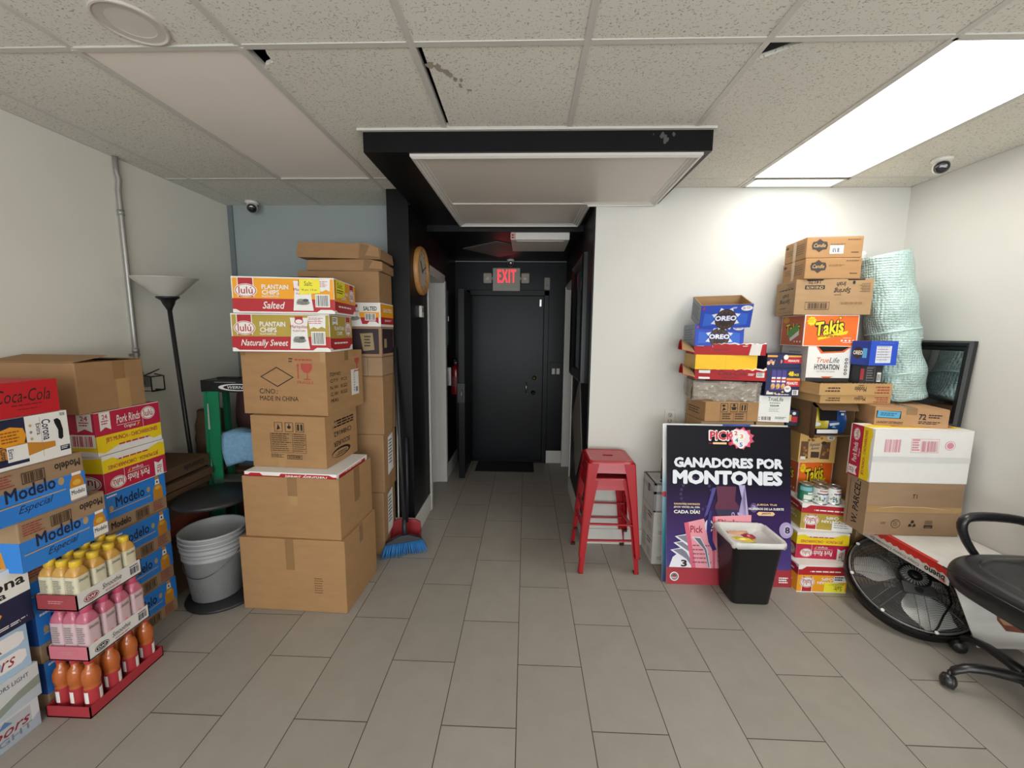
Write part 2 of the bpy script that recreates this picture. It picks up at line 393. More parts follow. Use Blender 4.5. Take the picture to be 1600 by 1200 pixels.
# corridor
b = MB(); b.box(-1.0, 2.93, 0, -.843, 3.45, ZC + .05, BLK); b.box(-1.0, 3.45, 2.11, -.843, 4.12, ZC, BLK); b.box(-1.0, 4.12, 0, -.843, 4.95, ZC, BLK); struct('wall_corridor_left', b, bevel=.004)
b = MB(); b.box(.46, 2.915, 0, .60, 3.95, 2.56, BLK); b.box(.46, 3.95, 2.11, .60, 4.70, 2.5, BLK); b.box(.46, 4.70, 0, .60, 4.95, 2.5, BLK); struct('wall_corridor_right', b)
b = MB(); b.box(-.843, 4.81, 0, -.665, 4.95, 2.5, BLKD); b.box(.216, 4.81, 0, .46, 4.95, 2.5, BLKD); b.box(-.665, 4.81, 2.03, .216, 4.95, 2.5, BLKD); struct('wall_corridor_end', b)
b = MB(); b.box(-1.0, 3.46, 2.42, .6, 4.95, 2.52, BLK); b.box(-3, 3.4, 2.5, -1.0, 4.95, 2.6, WALLW); b.box(.6, 3.0, 2.5, 3, 4.95, 2.6, WALLW); struct('ceiling_corridor', b)
b = MB(); b.prism([(-.825, 2.105), (.89, 2.105), (.89, YB), (.46, YB), (.46, 3.46), (-.843, 3.46), (-.843, 2.93), (-.825, 2.93)], 2.472, 2.60, BLK)
rs = random.Random(5)
for k in range(9):
    cx = .60 + rs.random() * .07 + (.05 if k > 4 else 0); cz = 2.50 + rs.random() * .05; rr = .004 + rs.random() * .008
    b.add([(cx + rr * cos(q) * rs.uniform(.5, 1), 2.1045 - .0001 * k, cz + 1.6 * rr * sin(q) * rs.uniform(.5, 1)) for q in [i * pi / 4 for i in range(8)]], [tuple(range(8))], M('#4c4b4a', .6))
struct('ceiling_soffit', b)
b = MB(); b.box(-.85, 2.088, ZC - .012, .90, 2.105, ZC - .001, TBAR); b.box(-.85, 2.105, ZC - .010, -.826, 2.93, ZC - .001, TBAR); struct('trim_3', b)
# side rooms seen only through the door openings
b = MB(); b.box(-2.2, 3.4, 0, -2.1, 4.95, 2.6, WALLW); b.box(-2.2, 4.95, 0, -.99, 5.0, 2.6, WALLW); struct('wall_side_left', b)
b = MB(); b.box(1.5, 3.0, 0, 1.6, 4.95, 2.6, WALLW); b.box(.6, 4.95, 0, 1.6, 5.0, 2.6, WALLW); struct('wall_side_right', b)
b = MB(); b.box(-1.0, 4.95, 0, .6, 5.0, 2.6, BLKD); struct('wall_outer_end', b)
# skirting
b = MB(); b.box(-.843, 2.915, 0, -.828, 3.43, .155, TRIMW); b.box(-1.0, 2.915, 0, -.843, 2.93, .155, TRIMW); b.box(-.843, 4.16, 0, -.83, 4.81, .155, TRIMW); struct('baseboard_left', b, bevel=.004)
b = MB(); b.box(.447, 2.90, 0, .46, 3.92, .155, TRIMW); b.box(.447, YB - .014, 0, XR, YB, .12, TRIMW); struct('baseboard_right', b, bevel=.003)
b = MB(); b.box(.25, 4.797, 0, .46, 4.81, .155, TRIMW); struct('baseboard_back', b, bevel=.003)
# white door casings
b = MB(); b.box(-1.01, 3.43, 0, -.832, 3.475, 2.11, TRIMW); b.box(-1.01, 4.095, 0, -.828, 4.145, 2.11, TRIMW); b.box(-.99, 4.08, 0, -.93, 4.095, 2.08, TRIMW); b.box(-1.01, 3.43, 2.075, -.828, 4.145, 2.13, TRIMW)
b.box(-.832, 3.40, 0, -.822, 3.455, 2.15, TRIMW); b.box(-.832, 4.095, 0, -.822, 4.155, 2.15, TRIMW); b.box(-.832, 3.40, 2.09, -.822, 4.155, 2.15, TRIMW); struct('trim_4', b, bevel=.003)
b = MB(); b.box(.45, 3.93, 0, .61, 3.97, 2.11, TRIMW); b.box(.44, 4.67, 0, .61, 4.715, 2.11, TRIMW); b.box(.45, 3.93, 2.075, .61, 4.715, 2.13, TRIMW); struct('trim_5', b, bevel=.003)
b = MB(); b.box(-.84, 4.797, 2.405, .455, 4.809, 2.412, M('#a5a29d', .4)); struct('trim_6', b)
# black exit door
d1 = MB(); d1.box(-.655, 4.835, .015, .206, 4.875, 2.022, BLKD); door = tag(d1.build('door_1', None, bevel=.003), kind='structure')
q = MB(); q.box(-.72, 4.785, 0, -.66, 4.83, 2.08, BLKD); q.box(.205, 4.785, 0, .262, 4.83, 2.08, BLKD); q.box(-.72, 4.785, 2.02, .262, 4.83, 2.085, BLKD); q.box(-.66, 4.80, 0, .21, 4.85, .02, BLKD); struct('trim_7', q, bevel=.004)
BRASS = M('#b8a878', .3, metal=.9, noise=.05); STEEL = M('#b9b9b7', .28, metal=.9, noise=.05)
q = MB(); q.lathe([(.028, 0), (.028, .01), (.016, .013), (.016, .022), (0.0, .022)], BRASS, X=Matrix.Translation((.105, 4.835, 1.05)) @ Matrix.Rotation(pi / 2, 4, 'X')); q.build('deadbolt', door)
q = MB(); q.tube([(.01, 4.835, .99), (.01, 4.80, .985), (.01, 4.795, .93), (.01, 4.80, .875), (.01, 4.835, .87)], .008, STEEL); q.build('pull_handle', door)
q = MB(); q.lathe([(.028, 0), (.026, .012), (0, .014)], M('#2b2b2d', .3, metal=.6), X=Matrix.Translation((.095, 4.835, .87)) @ Matrix.Rotation(pi / 2, 4, 'X')); q.build('knob_plate', door)
q = MB(); q.box(.155, 4.826, 1.90, .175, 4.836, 1.98, STEEL); q.build('hinge', door)
# open inner leaf folded back against the left side
d2 = MB(); d2.box(-.69, 4.15, .03, -.645, 4.775, 2.03, BLKD); d2.box(-.70, 4.135, .03, -.635, 4.15, 2.03, BLK); dl = tag(d2.build('door_2', None, bevel=.003), kind='structure')
q = MB(); q.box(-.705, 4.10, .86, -.63, 4.136, 1.06, M('#2a2b2e', .35, metal=.5)); q.build('lock_case', dl)
q = MB(); q.tube([(-.66, 4.136, .9), (-.66, 4.08, .9), (-.66, 4.08, 1.0)], .007, STEEL); q.build('lever', dl)
q = MB(); q.box(-.68, 4.3, .0, -.655, 4.36, .035, STEEL); q.build('door_stop', dl)

# ================================================================== CEILING FITTINGS
t = thing('ceiling_light', 'switched-off fluorescent ceiling panel with a beige cover, above the left boxes', 'ceiling light', (-1.329, 2.129, ZC))
q = MB(); x, y = .3048, .6096
for s in (-1, 1):
    q.box(s * x - .011, -y, -.0062, s * x + .011, y, .012, TBAR); q.box(-x, s * y - .011, -.0058, x, s * y + .011, .012, TBAR)
q.build('frame', t)
q = MB(); rows = []
for j in range(9):
    v = -1 + j / 4; rows.append([(-x + .014 + (2 * x - .028) * i / 8, v * (y - .014), .001 - .006 * (1 - (i / 4 - 1) ** 2) * (1 - v * v)) for i in range(9)])
q.loft(rows, M('#f1e8e0', .3, noise=.02, scale=2, spec=.4), closed=False, cap=False); q.build('diffuser', t)
def lit(name, label, x0, y0, x1, y1, st, colr):
    t = thing(name, label, 'ceiling light', ((x0 + x1) / 2, (y0 + y1) / 2, ZC)); x, y = (x1 - x0) / 2, (y1 - y0) / 2
    q = MB()
    for s in (-1, 1):
        q.box(s * x - .014, -y, -.005, s * x + .014, y, .012, TBAR); q.box(-x, s * y - .014, -.005, x, s * y + .014, .012, TBAR)
    q.build('frame', t)
    q = MB(); q.box(-x + .014, -y + .014, -.002, x - .014, y - .014, .003, M(colr, .4, noise=0, emit=st)); q.build('diffuser', t); return t
lit('ceiling_light', 'bright glowing fluorescent ceiling panel at the upper right', 1.415, 1.5196, 2.024, 2.7388, LAMP, '#fffcf6')
lit('ceiling_light', 'unseen fluorescent ceiling panel added for fill light, right hand row behind the camera', 1.415, -.9188, 2.024, .3004, LAMP, '#fffcf6')  # out of view, added to brighten floor, left wall and ceiling
lit('ceiling_light', 'unseen fluorescent ceiling panel added for fill light, left hand row behind the camera', -1.633, -2.138, -1.0237, -.9188, LAMP, '#fffcf6')  # second added panel out of view, more overhead fill for the floor
lit('ceiling_light', 'small lit pale blue light panel where ceiling meets the white wall', 1.445, 2.752, 2.035, 2.905, .9, '#d8ecf2')
t = thing('ceiling_light', 'large unlit light cover with white moulded frame under the black soffit', 'ceiling light', (0, 2.7, 2.472))
FR = M('#d3cfc9', .4, noise=.04)
def mould(pts, wdt):     # moulding that follows a closed outline, three steps
    q = MB(); n = len(pts); off = []
    for i in range(n):
        p0, p1, p2 = Vector(pts[i - 1]), Vector(pts[i]), Vector(pts[(i + 1) % n])
        e0 = (p1 - p0).normalized(); e1 = (p2 - p1).normalized(); n0 = Vector((-e0.y, e0.x)); n1 = Vector((-e1.y, e1.x))
        off.append((n0 + n1) / (1 + n0.dot(n1)))
    prof = [(0, 0), (0, -.012), (.2, -.02), (.35, -.02), (.4, -.012), (.6, -.012), (.66, -.007), (.9, -.007), (1, -.003), (1, 0)]
    rings = [[(pts[i][0] + off[i].x * u * wdt, pts[i][1] + off[i].y * u * wdt - 2.7, z) for i in range(n)] for u, z in prof]
    q.loft(rings, FR, smooth=False, cap=False); return q
out = [(-.598, 2.122), (.855, 2.118), (.872, 2.905), (.43, 2.92), (.422, 3.448), (-.566, 3.45)]
mould(out, .058).build('frame', t)
q = MB(); q.box(-.52, 2.885 - 2.7, -.010, .40, 2.91 - 2.7, .0, FR); q.build('divider', t)
q = MB(); q.prism([(-.55, -.53), (.80, -.53), (.82, .16), (.40, .175), (.40, .185), (-.52, .185)], -.004, .0, DIFF); q.build('diffuser', t)
q = MB(); q.box(-.52, .21, -.004, .37, .70, 0, DIFF); q.build('diffuser', t)
t = thing('ceiling_light', 'small white-framed unlit light cover on the dark corridor ceiling', 'ceiling light', (.105, 3.72, 2.42))
q = MB(); q.box(-.245, -.24, -.06, .245, .24, 0, FR); q.build('frame', t, bevel=.004)
q = MB(); q.box(-.20, -.20, -.064, .20, .20, -.058, DIFF); q.build('diffuser', t)
q = MB(); q.box(-.2465, -.2415, -.055, -.205, -.24, -.006, M('#c98d88', .5))
for k in (0, 1): q.box(-.236, -.2425, -.048 + .02 * k, -.222, -.241, -.038 + .02 * k, BLACK)
q.build('sticker', t)
def diamond(name, label, pts, n, mat):
    q = MB(); P = [Vector(p) for p in pts]; n = Vector(n)
    q.add(P + [p + n * .006 for p in P], [(0, 1, 2, 3), (7, 6, 5, 4), (0, 4, 5, 1), (1, 5, 6, 2), (2, 6, 7, 3), (3, 7, 4, 0)], mat)
    return tag(q.build(name), label, 'wall decoration')
DG = M('#77726f', .6, noise=.1, scale=12)
o = diamond('diamond_tile', 'grey diamond panel on the black corridor ceiling before the exit', [(-.64, 4.12, 2.419), (-.285, 3.80, 2.419), (.07, 4.11, 2.419), (-.30, 4.55, 2.419)], (0, 0, -1), DG)
diamond('diamond_tile', 'grey diamond panel low on the right black corridor wall', [(.459, 3.12, .66), (.459, 3.36, 1.22), (.459, 3.80, .80), (.459, 3.44, .34)], (-1, 0, 0), DG)
# round recessed speaker
t = thing('ceiling_speaker', 'round white recessed disc in the ceiling tile at the upper left', 'ceiling speaker', (-1.307, 1.405, ZC))
q = MB(); q.lathe([(.100, .0), (.099, -.007), (.094, -.008), (.088, -.0045), (.066, -.003), (.064, -.001)], M('#c6bfb6', .5), n=40, cap=False, smooth=False); q.build('ring', t)
q = MB(); q.lathe([(.066, -.002), (.04, -.0015), (0, -.0015)], M('#d6cfc7', .5), n=40, cap=False); q.build('grille', t)
# dome cameras
def dome(label, loc, aim, sc=1., up=False):
    t = thing('security_camera', label, 'security camera', loc); WP = M('#d9d7d2', .35, noise=.02)
    q = MB(); q.lathe([(.0, 0), (.046 * sc, 0), (.046 * sc, -.012 * sc), (.036 * sc, -.022 * sc), (0, -.022 * sc)], WP, n=28, cap=False); q.build('mount', t)
    d = Vector(aim).normalized(); R = d.to_track_quat('Z', 'Y').to_matrix().to_4x4(); X = Matrix.Translation((0, 0, -.046 * sc)) @ R
    q = MB(); q.lathe([(0, -.037 * sc)] + [(.038 * sc * sin(a), -.038 * sc * cos(a)) for a in [pi * k / 14 for k in range(1, 10)]], WP, n=28, X=X, cap=False); q.build('ball', t)
    q = MB(); q.lathe([(.0305 * sc, .024 * sc), (.029 * sc, .031 * sc), (.02 * sc, .034 * sc), (0, .035 * sc)], M('#141417', .12, coat=.6), n=28, X=X, cap=False); q.build('lens', t)
dome('white dome security camera on the ceiling above the left pile of snack boxes', (-2.142, 3.19, ZC - .004), (.55, -1, -.5), 1.0)
dome('white dome security camera on the ceiling near the right wall', (2.315, 2.47, ZC - .0), (-.6, -1, -.35), 1.0)
dome('white dome security camera above the exit sign in the corridor', (-.19, 4.74, 2.42), (0, -1, -.3), .95)

# ================================================================== CORRIDOR THINGS
HOUS = M('#a39d92', .5, noise=.05)
t = thing('exit_sign', 'glowing red EXIT sign with two emergency lamp heads above the black door', 'exit sign', (-.238, 4.80, 2.07))
q = MB(); q.box(-.16, -.035, 0, .16, .01, .262, HOUS);
q.build('housing', t, bevel=.006)
q = MB(); D = Deco(q, (-.16, -.0352, 0), (.32, 0, 0), (0, 0, .262), (0, -1, 0))
EXR = M('#ff2430', .5, noise=0, emit=2.2)
D.text('EXIT', .18, .36, .84, .93, EXR, bold=.018, space=1.18); q.build('lettering', t)
for s in (-1, 1):
    q = MB(); q.box(s * .22 - .05, -.05, .085, s * .22 + .05, .0, .205, HOUS); q.build('lamp_head', t, bevel=.014, seg=3)
    q = MB(); q.lathe([(.024, 0), (.022, .006), (0, .009)], M('#d8d2c2', .15, noise=0, coat=.6), X=Matrix.Translation((s * .22, -.05, .145)) @ Matrix.Rotation(pi / 2, 4, 'X')); q.build('bulb', t)
    q = MB(); q.box(min(s * .155, s * .175), -.03, .13, max(s * .155, s * .175), -.01, .16, HOUS); q.build('bracket', t)
q = MB(); q.box(-.036, -.03, 0, .036, 0, .145, M('#8f8b84', .5)); o = q.build('motion_sensor', None, bevel=.01, seg=3); o.location = (.236, 4.808, 2.085)
tag(o, 'small grey wall sensor to the right of the exit sign', 'motion sensor')
q = MB(); q.lathe([(.011, 0), (.008, .004), (0, .005)], M('#b5b1aa', .3), X=Matrix.Translation((0, -.03, .05)) @ Matrix.Rotation(pi / 2, 4, 'X')); q.build('eye', o)
t = thing('light_switch', 'black wall plate with two white rocker switches beside the exit door', 'light switch', (.36, 4.808, 1.10))
q = MB(); q.box(-.065, -.008, -.01, .065, 0, .14, BLK); q.build('plate', t, bevel=.003)
for s in (-1, 1):
    q = MB(); q.box(s * .027 - .019, -.014, 0, s * .027 + .019, -.008, .07, M('#c9c6c0', .4)); q.build('rocker', t, bevel=.002)
q = MB(); q.box(-.57, 4.44, .001, .11, 4.78, .009, M('#17181a', .95, noise=.3, scale=60, bump=.3)); tag(q.build('door_mat', None, bevel=.002), 'black doormat on the corridor floor in front of the exit door', 'doormat')

t = thing('wall_clock', 'round wooden-rimmed wall clock on the black corridor wall', 'clock', (-.843, 3.21, 2.06), (0, radians(90), 0))
WOODC = M('#b9854c', .4, noise=.25, scale=6, stretch=(1, 6, 1))
q = MB(); q.lathe([(.183, 0), (.186, .02), (.176, .034), (.160, .038), (.15, .030), (.148, .018)], WOODC, n=48, cap=False); q.build('rim', t)
q = MB(); q.lathe([(.15, .018), (0, .018)], M('#bcb5a6', .5), n=48, cap=False)
for k in range(12):
    a = k * pi / 6; q.box(-.004, .118, .0185, .004, .138, .0195, BLACK, X=Matrix.Rotation(a, 4, 'Z'))
q.build('dial', t)
q = MB(); q.box(-.005, -.02, .022, .005, .085, .0235, BLACK, X=Matrix.Rotation(2.2, 4, 'Z')); q.build('hand', t)
q = MB(); q.box(-.0035, -.02, .0245, .0035, .125, .0255, BLACK, X=Matrix.Rotation(.4, 4, 'Z')); q.build('hand', t)
t = thing('thermostat', 'small white thermostat on the black wall below the clock', 'thermostat', (-.843, 3.19, 1.745))
q = MB(); q.box(0, -.035, -.045, .024, .035, .045, M('#cfccc6', .4)); q.build('case', t, bevel=.006)
q = MB(); q.box(.0235, -.022, -.005, .0245, .022, .03, M('#7d837c', .3)); q.build('display', t)
t = thing('electrical_panel', 'dark grey electrical panel on the left corridor wall past the white doorway', 'electrical panel', (-.843, 4.30, 1.42))
q = MB(); q.box(0, -.12, 0, .018, .12, .62, M('#2c3033', .45, metal=.3)); q.build('cabinet', t, bevel=.004)
q = MB(); q.box(.018, -.10, .03, .026, .10, .59, M('#33383b', .45, metal=.3)); q.build('door', t, bevel=.003)
q = MB(); q.box(.026, -.095, .28, .034, -.08, .33, STEEL); q.build('latch', t)
t = thing('fire_extinguisher', 'red fire extinguisher hanging on the left corridor wall', 'fire extinguisher', (-.775, 4.42, .90))
FRED = M('#7e1018', .3, coat=.4)
q = MB(); q.lathe([(0, 0), (.05, 0), (.054, .01), (.054, .27), (.045, .305), (.02, .325), (.018, .34), (0, .34)], FRED); q.build('cylinder', t)
q = MB(); q.lathe([(.0546, .09), (.0546, .2)], M('#7a3a34', .5), cap=False); q.build('label_band', t)
q = MB(); q.lathe([(.02, .335), (.022, .365), (.01, .38), (0, .38)], STEEL); q.build('valve', t)
q = MB(); q.box(-.01, -.08, .38, .01, .02, .388, BLACK); q.box(-.01, -.075, .36, .01, .0, .367, BLACK); q.build('lever', t)
q = MB(); q.tube([(.02, 0, .36), (.05, .0, .35), (.062, 0, .3), (.06, 0, .12)], .008, BLACK); q.build('hose', t)
q = MB(); q.box(-.068, -.03, .1, -.05, .03, .3, STEEL); q.build('hook', t)

t = thing('framed_mirror', 'black-framed mirror hanging on the right black corridor wall', 'mirror', (.46, 3.52, 1.20))
FRB = M('#17181b', .35, noise=.1, coat=.2); MIR = M('#b8bcc0', .03, metal=1., noise=0)
q = MB(); w2, hh = .37, 1.0
def frame_ring(q, w2, h0, h1, prof, mat, X):
    rings = []
    for u, z in prof:
        rings.append([(z, -w2 + u, h0 + u), (z, w2 - u, h0 + u), (z, w2 - u, h1 - u), (z, -w2 + u, h1 - u)])
    q.loft(rings, mat, smooth=False, cap=False, X=X)
frame_ring(q, w2, 0, hh, [(0, 0), (0, -.03), (.02, -.042), (.05, -.03), (.075, -.03), (.09, -.012), (.09, -.008)], FRB, None); q.build('frame', t)
q = MB(); q.box(-.012, -w2 + .088, .088, -.008, w2 - .088, hh - .088, MIR); q.build('glass', t)

# ================================================================== LEFT WALL
t = thing('conduit', 'grey metal conduit pipe running down the left wall', 'conduit', (-2.398, 2.39, 1.27)); CON = M('#a6a49f', .4, metal=.5, noise=.06)
q = MB(); q.tube([(0, 0, 1.307), (0, .0, 1.22), (.004, .006, 1.18), (0, .0, 1.12), (0, .0, .10), (.0, .018, .04), (0, .02, -.03)], .0135, CON, n=12); q.build('pipe', t)
for z in (.98, .17):
    q = MB(); q.lathe([(.017, 0), (.017, .03)], CON, X=Matrix.Translation((0, 0, z))); q.build('coupling', t)
q = MB(); q.box(-.014, -.035, .15, -.008, .035, .165, CON); q.build('strap', t)
t = thing('wire_bracket', 'small black wire bracket on the left wall at the foot of the conduit', 'bracket', (-2.40, 2.455, 1.20)); WB = M('#232222', .4, metal=.4)
q = MB()
for s in (-1, 1): q.tube([(0, s * .045, .10), (.06, s * .045, .09), (.06, s * .045, .0), (0, s * .045, 0)], .004, WB, n=6)
q.tube([(.06, -.045, .0), (.06, .045, .0)], .006, WB, n=6); q.tube([(.06, -.045, .09), (.06, .045, .09)], .004, WB, n=6); q.tube([(.03, -.05, .1), (.03, .05, .13)], .004, WB, n=6)
q.build('wire_frame', t)
q = MB(); q.box(-.014, -.02, .02, -.006, .02, .09, CON); q.build('back_plate', t)

# torchiere
t = thing('floor_lamp', 'black torchiere floor lamp with white bowl shade leaning by the left wall', 'floor lamp', (-2.2, 2.535, 0)); LB_ = M('#1b1a1b', .4, noise=.05)
A0, A1 = Vector((0, 0, 0)), Vector((0, -.10, 1.72)); ax = (A1 - A0).normalized(); Rl = ax.to_track_quat('Z', 'Y').to_matrix().to_4x4()
q = MB(); q.lathe([(0, 0), (.12, 0), (.12, .012), (.03, .028), (0, .03)], LB_, n=32); q.build('base', t)
q = MB(); q.tube([A0 + Vector((0, 0, .02)), A1], .0125, LB_, n=12); q.build('pole', t)
X = Matrix.Translation(A1) @ Rl
q = MB(); q.lathe([(.012, -.02), (.02, .0), (.03, .02), (.036, .04), (.05, .052), (.058, .056), (.058, .066), (0, .066)], LB_, X=X); q.build('socket', t)
q = MB(); q.lathe([(.05, .066), (.075, .085), (.165, .175), (.168, .178), (.164, .178), (.072, .09), (.048, .071)], M('#d8d4cc', .35, noise=.03, trans=.25, emit=0), n=40, X=X, cap=False); q.build('shade', t)

# ================================================================== LEFT STACKS
def wave(D, v, a, n, mat, low=0., seed=1):      # band with a wavy top edge
    rnd = random.Random(seed); P = [(0, low)] + [(1, low)] + [(1 - i / n, v + a * rnd.uniform(-1, 1)) for i in range(n + 1)]
    D.poly(P, mat)
def lulu_logo(D, cu, cv, ru, rv, tab=True, top=1., txt='lulú'):
    if tab: D.rect(cu - ru * .72, cv - rv, cu + ru * .72, top, WHITE); D.rect(cu - ru * .64, cv - rv, cu + ru * .64, top, CRIM if tab == 2 else RED)
    D.ell(cu, cv, ru, rv, WHITE); D.ell(cu, cv, ru * .93, rv * .92, RED); D.ell(cu, cv, ru * .86, rv * .84, WHITE)
    D.text(txt, cu - ru * .62, cv - rv * .5, cu + ru * .62, cv + rv * .55, RED, bold=.01)
def ribbon(D, u, v0, w_, h_, t='24'):
    D.poly([(u, v0), (u + w_ / 2, v0 + h_ * .18), (u + w_, v0), (u + w_, v0 + h_), (u, v0 + h_)], WHITE)
    D.text(t, u + w_ * .25, v0 + h_ * .62, u + w_ * .75, v0 + h_ * .88, CRIM, bold=.02); D.lines(u + w_ * .15, v0 + h_ * .28, u + w_ * .85, v0 + h_ * .55, CRIM, 2)
def pork(face, mf='R', sf='F', flip=False):
    D = face(mf, 180 if flip else 0)
    D.rect(0, 0, 1, 1, WHITE); D.rect(.0, .44, 1, .985, CRIM); D.poly([(0, .09), (.1, .04), (.3, .16), (.75, .2), (.85, .09), (1, .12), (1, .45), (0, .45)], YEL)
    lulu_logo(D, .80, .77, .12, .16, tab=False); D.rect(.70, .44, .705, .72, WHITE)
    D.text('Pork Rinds', .30, .66, .66, .86, WHITE, bold=.012, shear=.15, slope=.01); D.rect(.30, .615, .66, .625, WHITE); D.text('Original', .40, .50, .58, .60, WHITE, bold=.01)
    D.poly([(.60, .50), (.65, .58), (.62, .60)], ORG)
    D.text("JB'S MUNCH - CHICHARRONES", .12, .25, .93, .39, CRIM, bold=.012); D.lines(.3, .15, .82, .19, CRIM, 1, fill=.9); ribbon(D, .06, .56, .15, .42)
    D = face(sf, 180 if flip else 0)
    D.rect(0, 0, 1, 1, WHITE); D.rect(0, .44, 1, .985, CRIM); D.poly([(0, .05), (.3, .1), (.62, .14), (1, .1), (1, .45), (0, .45)], YEL)
    if flip: lulu_logo(D, .2, .72, .17, .2, tab=False)
    else: ribbon(D, .80, .56, .17, .42); D.rect(.70, .2, .99, .5, WHITE); D.bars(.73, .23, .96, .47, CRIM, 14)
def plantain_side(D, col_, note):
    D.rect(0, 0, 1, 1, WHITE); D.rect(0, .34, 1, .965, col_); D.poly([(0, .1), (.06, .1), (.12, .05), (.84, .05), (.93, .16), (1, .16), (1, .36), (0, .36)], RED)
    lulu_logo(D, .80, .62, .15, .2, top=.965); D.text('PLANTAIN', .18, .58, .60, .69, WHITE, bold=.03); D.text('CHIPS', .28, .44, .52, .55, WHITE, bold=.03); D.lines(.15, .20, .8, .25, WHITE, 1, fill=.9)
    if note is None: D.poly([(.1, .94), (.32, .94), (.32, .72), (.21, .76), (.1, .72)], WHITE); D.lines(.12, .8, .3, .9, BLACK, 2)
def plantain(face, col_, sub, mf='F', sf='R', flip=False, note=None):
    R_ = 180 if flip else 0; D = face(mf, R_)
    D.rect(0, 0, 1, 1, WHITE); D.rect(.01, .38, .995, .965, col_); D.poly([(0, .10), (.03, .10), (.07, .04), (.82, .04), (.86, .11), (.97, .11), (1, .07), (1, .40), (0, .40)], RED)
    lulu_logo(D, .135, .62, .11, .185, top=.965)
    D.text('PLANTAIN', .29, .66, .55, .79, WHITE, bold=.03); D.text('CHIPS', .29, .51, .46, .64, WHITE, bold=.03); D.text('PLATANITOS', .29, .44, .45, .49, WHITE, bold=.015)
    if sub == 'Salted': D.text(sub, .29, .12, .51, .32, WHITE, bold=.012, shear=.3)
    else: D.text(sub, .09, .10, .57, .32, WHITE, bold=.012, shear=.3)
    D.poly([(.59, .08), (.79, .08), (.775, .4), (.77, .65), (.785, .90), (.60, .90), (.61, .65), (.60, .35)], WHITE)
    D.rect(.65, .8, .73, .93, RED); D.ell(.69, .80, .045, .07, RED); D.ell(.69, .80, .036, .055, WHITE)
    D.text('Mariquitas', .60, .60, .775, .71, RED, bold=.01); D.text('PLANTAIN', .625, .53, .75, .58, RED, bold=.01)
    D.ell(.69, .3, .065, .06, GREY); D.ell(.67, .36, .04, .05, GREY); D.ell(.715, .37, .03, .04, ink('#55524e')); D.lines(.62, .23, .76, .34, BLACK, 4, fill=.3)
    D.rect(.81, .18, .955, .54, WHITE); D.bars(.82, .21, .945, .51, BLACK, 16, seed=4)
    if not flip: D.poly([(.78, .94), (.965, .97), (.96, .62), (.92, .67), (.88, .61), (.84, .66), (.80, .60)], WHITE); D.lines(.79, .72, .95, .9, RED, 4, fill=.35)
    plantain_side(face(sf, R_), col_, note)
def beer_bottle(D, cu, v0, v1, w_):
    h_ = v1 - v0
    D.poly([(cu - w_ * .5, v0), (cu + w_ * .5, v0), (cu + w_ * .5, v0 + h_ * .45), (cu + w_ * .22, v0 + h_ * .68), (cu + w_ * .18, v1), (cu - w_ * .18, v1), (cu - w_ * .22, v0 + h_ * .68), (cu - w_ * .5, v0 + h_ * .45)], AMBER)
    D.poly([(cu - w_ * .24, v0 + h_ * .64), (cu + w_ * .24, v0 + h_ * .64), (cu + w_ * .2, v0 + h_ * .86), (cu - w_ * .2, v0 + h_ * .86)], WHITE); D.ell(cu, v0 + h_ * .75, w_ * .09, h_ * .05, NAVY)
    D.ell(cu, v0 + h_ * .5, w_ * .3, h_ * .08, ink('#e0b040'))
def modelo_up(face, mf='R', sf='F'):       # brown strip below
    D = face(mf); D.rect(0, .36, 1, 1, BLUE); D.poly([(.70, .36), (.78, .36), (.74, 1), (.66, .9)], BLUE)
    D.text('Modelo', .16, .60, .62, .86, NAVY, bold=.022, slope=.0); D.rect(.06, .53, .72, .55, ink('#c9a56a')); D.ell(.09, .62, .03, .07, ink('#b79a6a')); D.ell(.69, .72, .03, .07, ink('#b79a6a')); D.lines(.04, .9, .2, .95, WHITE, 1, fill=.8)
    beer_bottle(D, .85, .36, .99, .17)
    D.text('Modelo', .06, .10, .36, .28, BLACK, bold=.022); D.frame(.44, .05, .66, .30, BLACK, .006, .015); D.bars(.46, .08, .64, .27, DKBROWN, 14); D.lines(.74, .05, .93, .32, REDINK, 5)
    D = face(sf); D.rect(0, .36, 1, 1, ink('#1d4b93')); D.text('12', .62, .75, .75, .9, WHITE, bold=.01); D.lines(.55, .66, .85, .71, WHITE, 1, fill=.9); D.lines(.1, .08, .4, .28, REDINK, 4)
def modelo_down(face, mf='R', sf='F', especial=True):   # brown strip on top
    D = face(mf); D.rect(0, 0, 1, .60, BLUE)
    D.text('Modelo', .16, .40, .66, .66, NAVY, bold=.024, slope=.02); D.rect(.03, .32, .76, .34, ink('#c9a56a')); D.rect(.05, .345, .5, .352, DKBROWN)
    if especial: D.text('Especial', .26, .10, .62, .28, NAVY, bold=-.002, shear=.45, slope=.03)
    D.ell(.72, .52, .035, .08, ink('#b79a6a')); D.rect(.82, .06, .985, .60, BLUE); D.poly([(.80, .02), (.99, .02), (.97, .42), (.93, .60), (.86, .60), (.81, .42)], AMBER); D.rect(.80, .05, .99, .30, WHITE); D.text('Modelo', .815, .15, .975, .25, NAVY, bold=.02); D.ell(.89, .40, .05, .06, ink('#e0b040')); D.rect(.84, .56, .95, .62, WHITE)
    D.frame(.33, .68, .56, .90, BLACK, .006, .012); D.bars(.35, .70, .54, .88, DKBROWN, 14); D.lines(.04, .68, .26, .93, REDINK, 5)
    E = face(mf, 180); E.text('Modelo', .04, .10, .33, .26, BLACK, bold=.022)
    D = face(sf); D.rect(0, 0, 1, .60, BLUE); D.poly([(.55, .02), (.85, .02), (.82, .4), (.76, .60), (.64, .60), (.58, .4)], AMBER); D.rect(.62, .5, .78, .62, WHITE); D.lines(.2, .70, .8, .92, REDINK, 4)
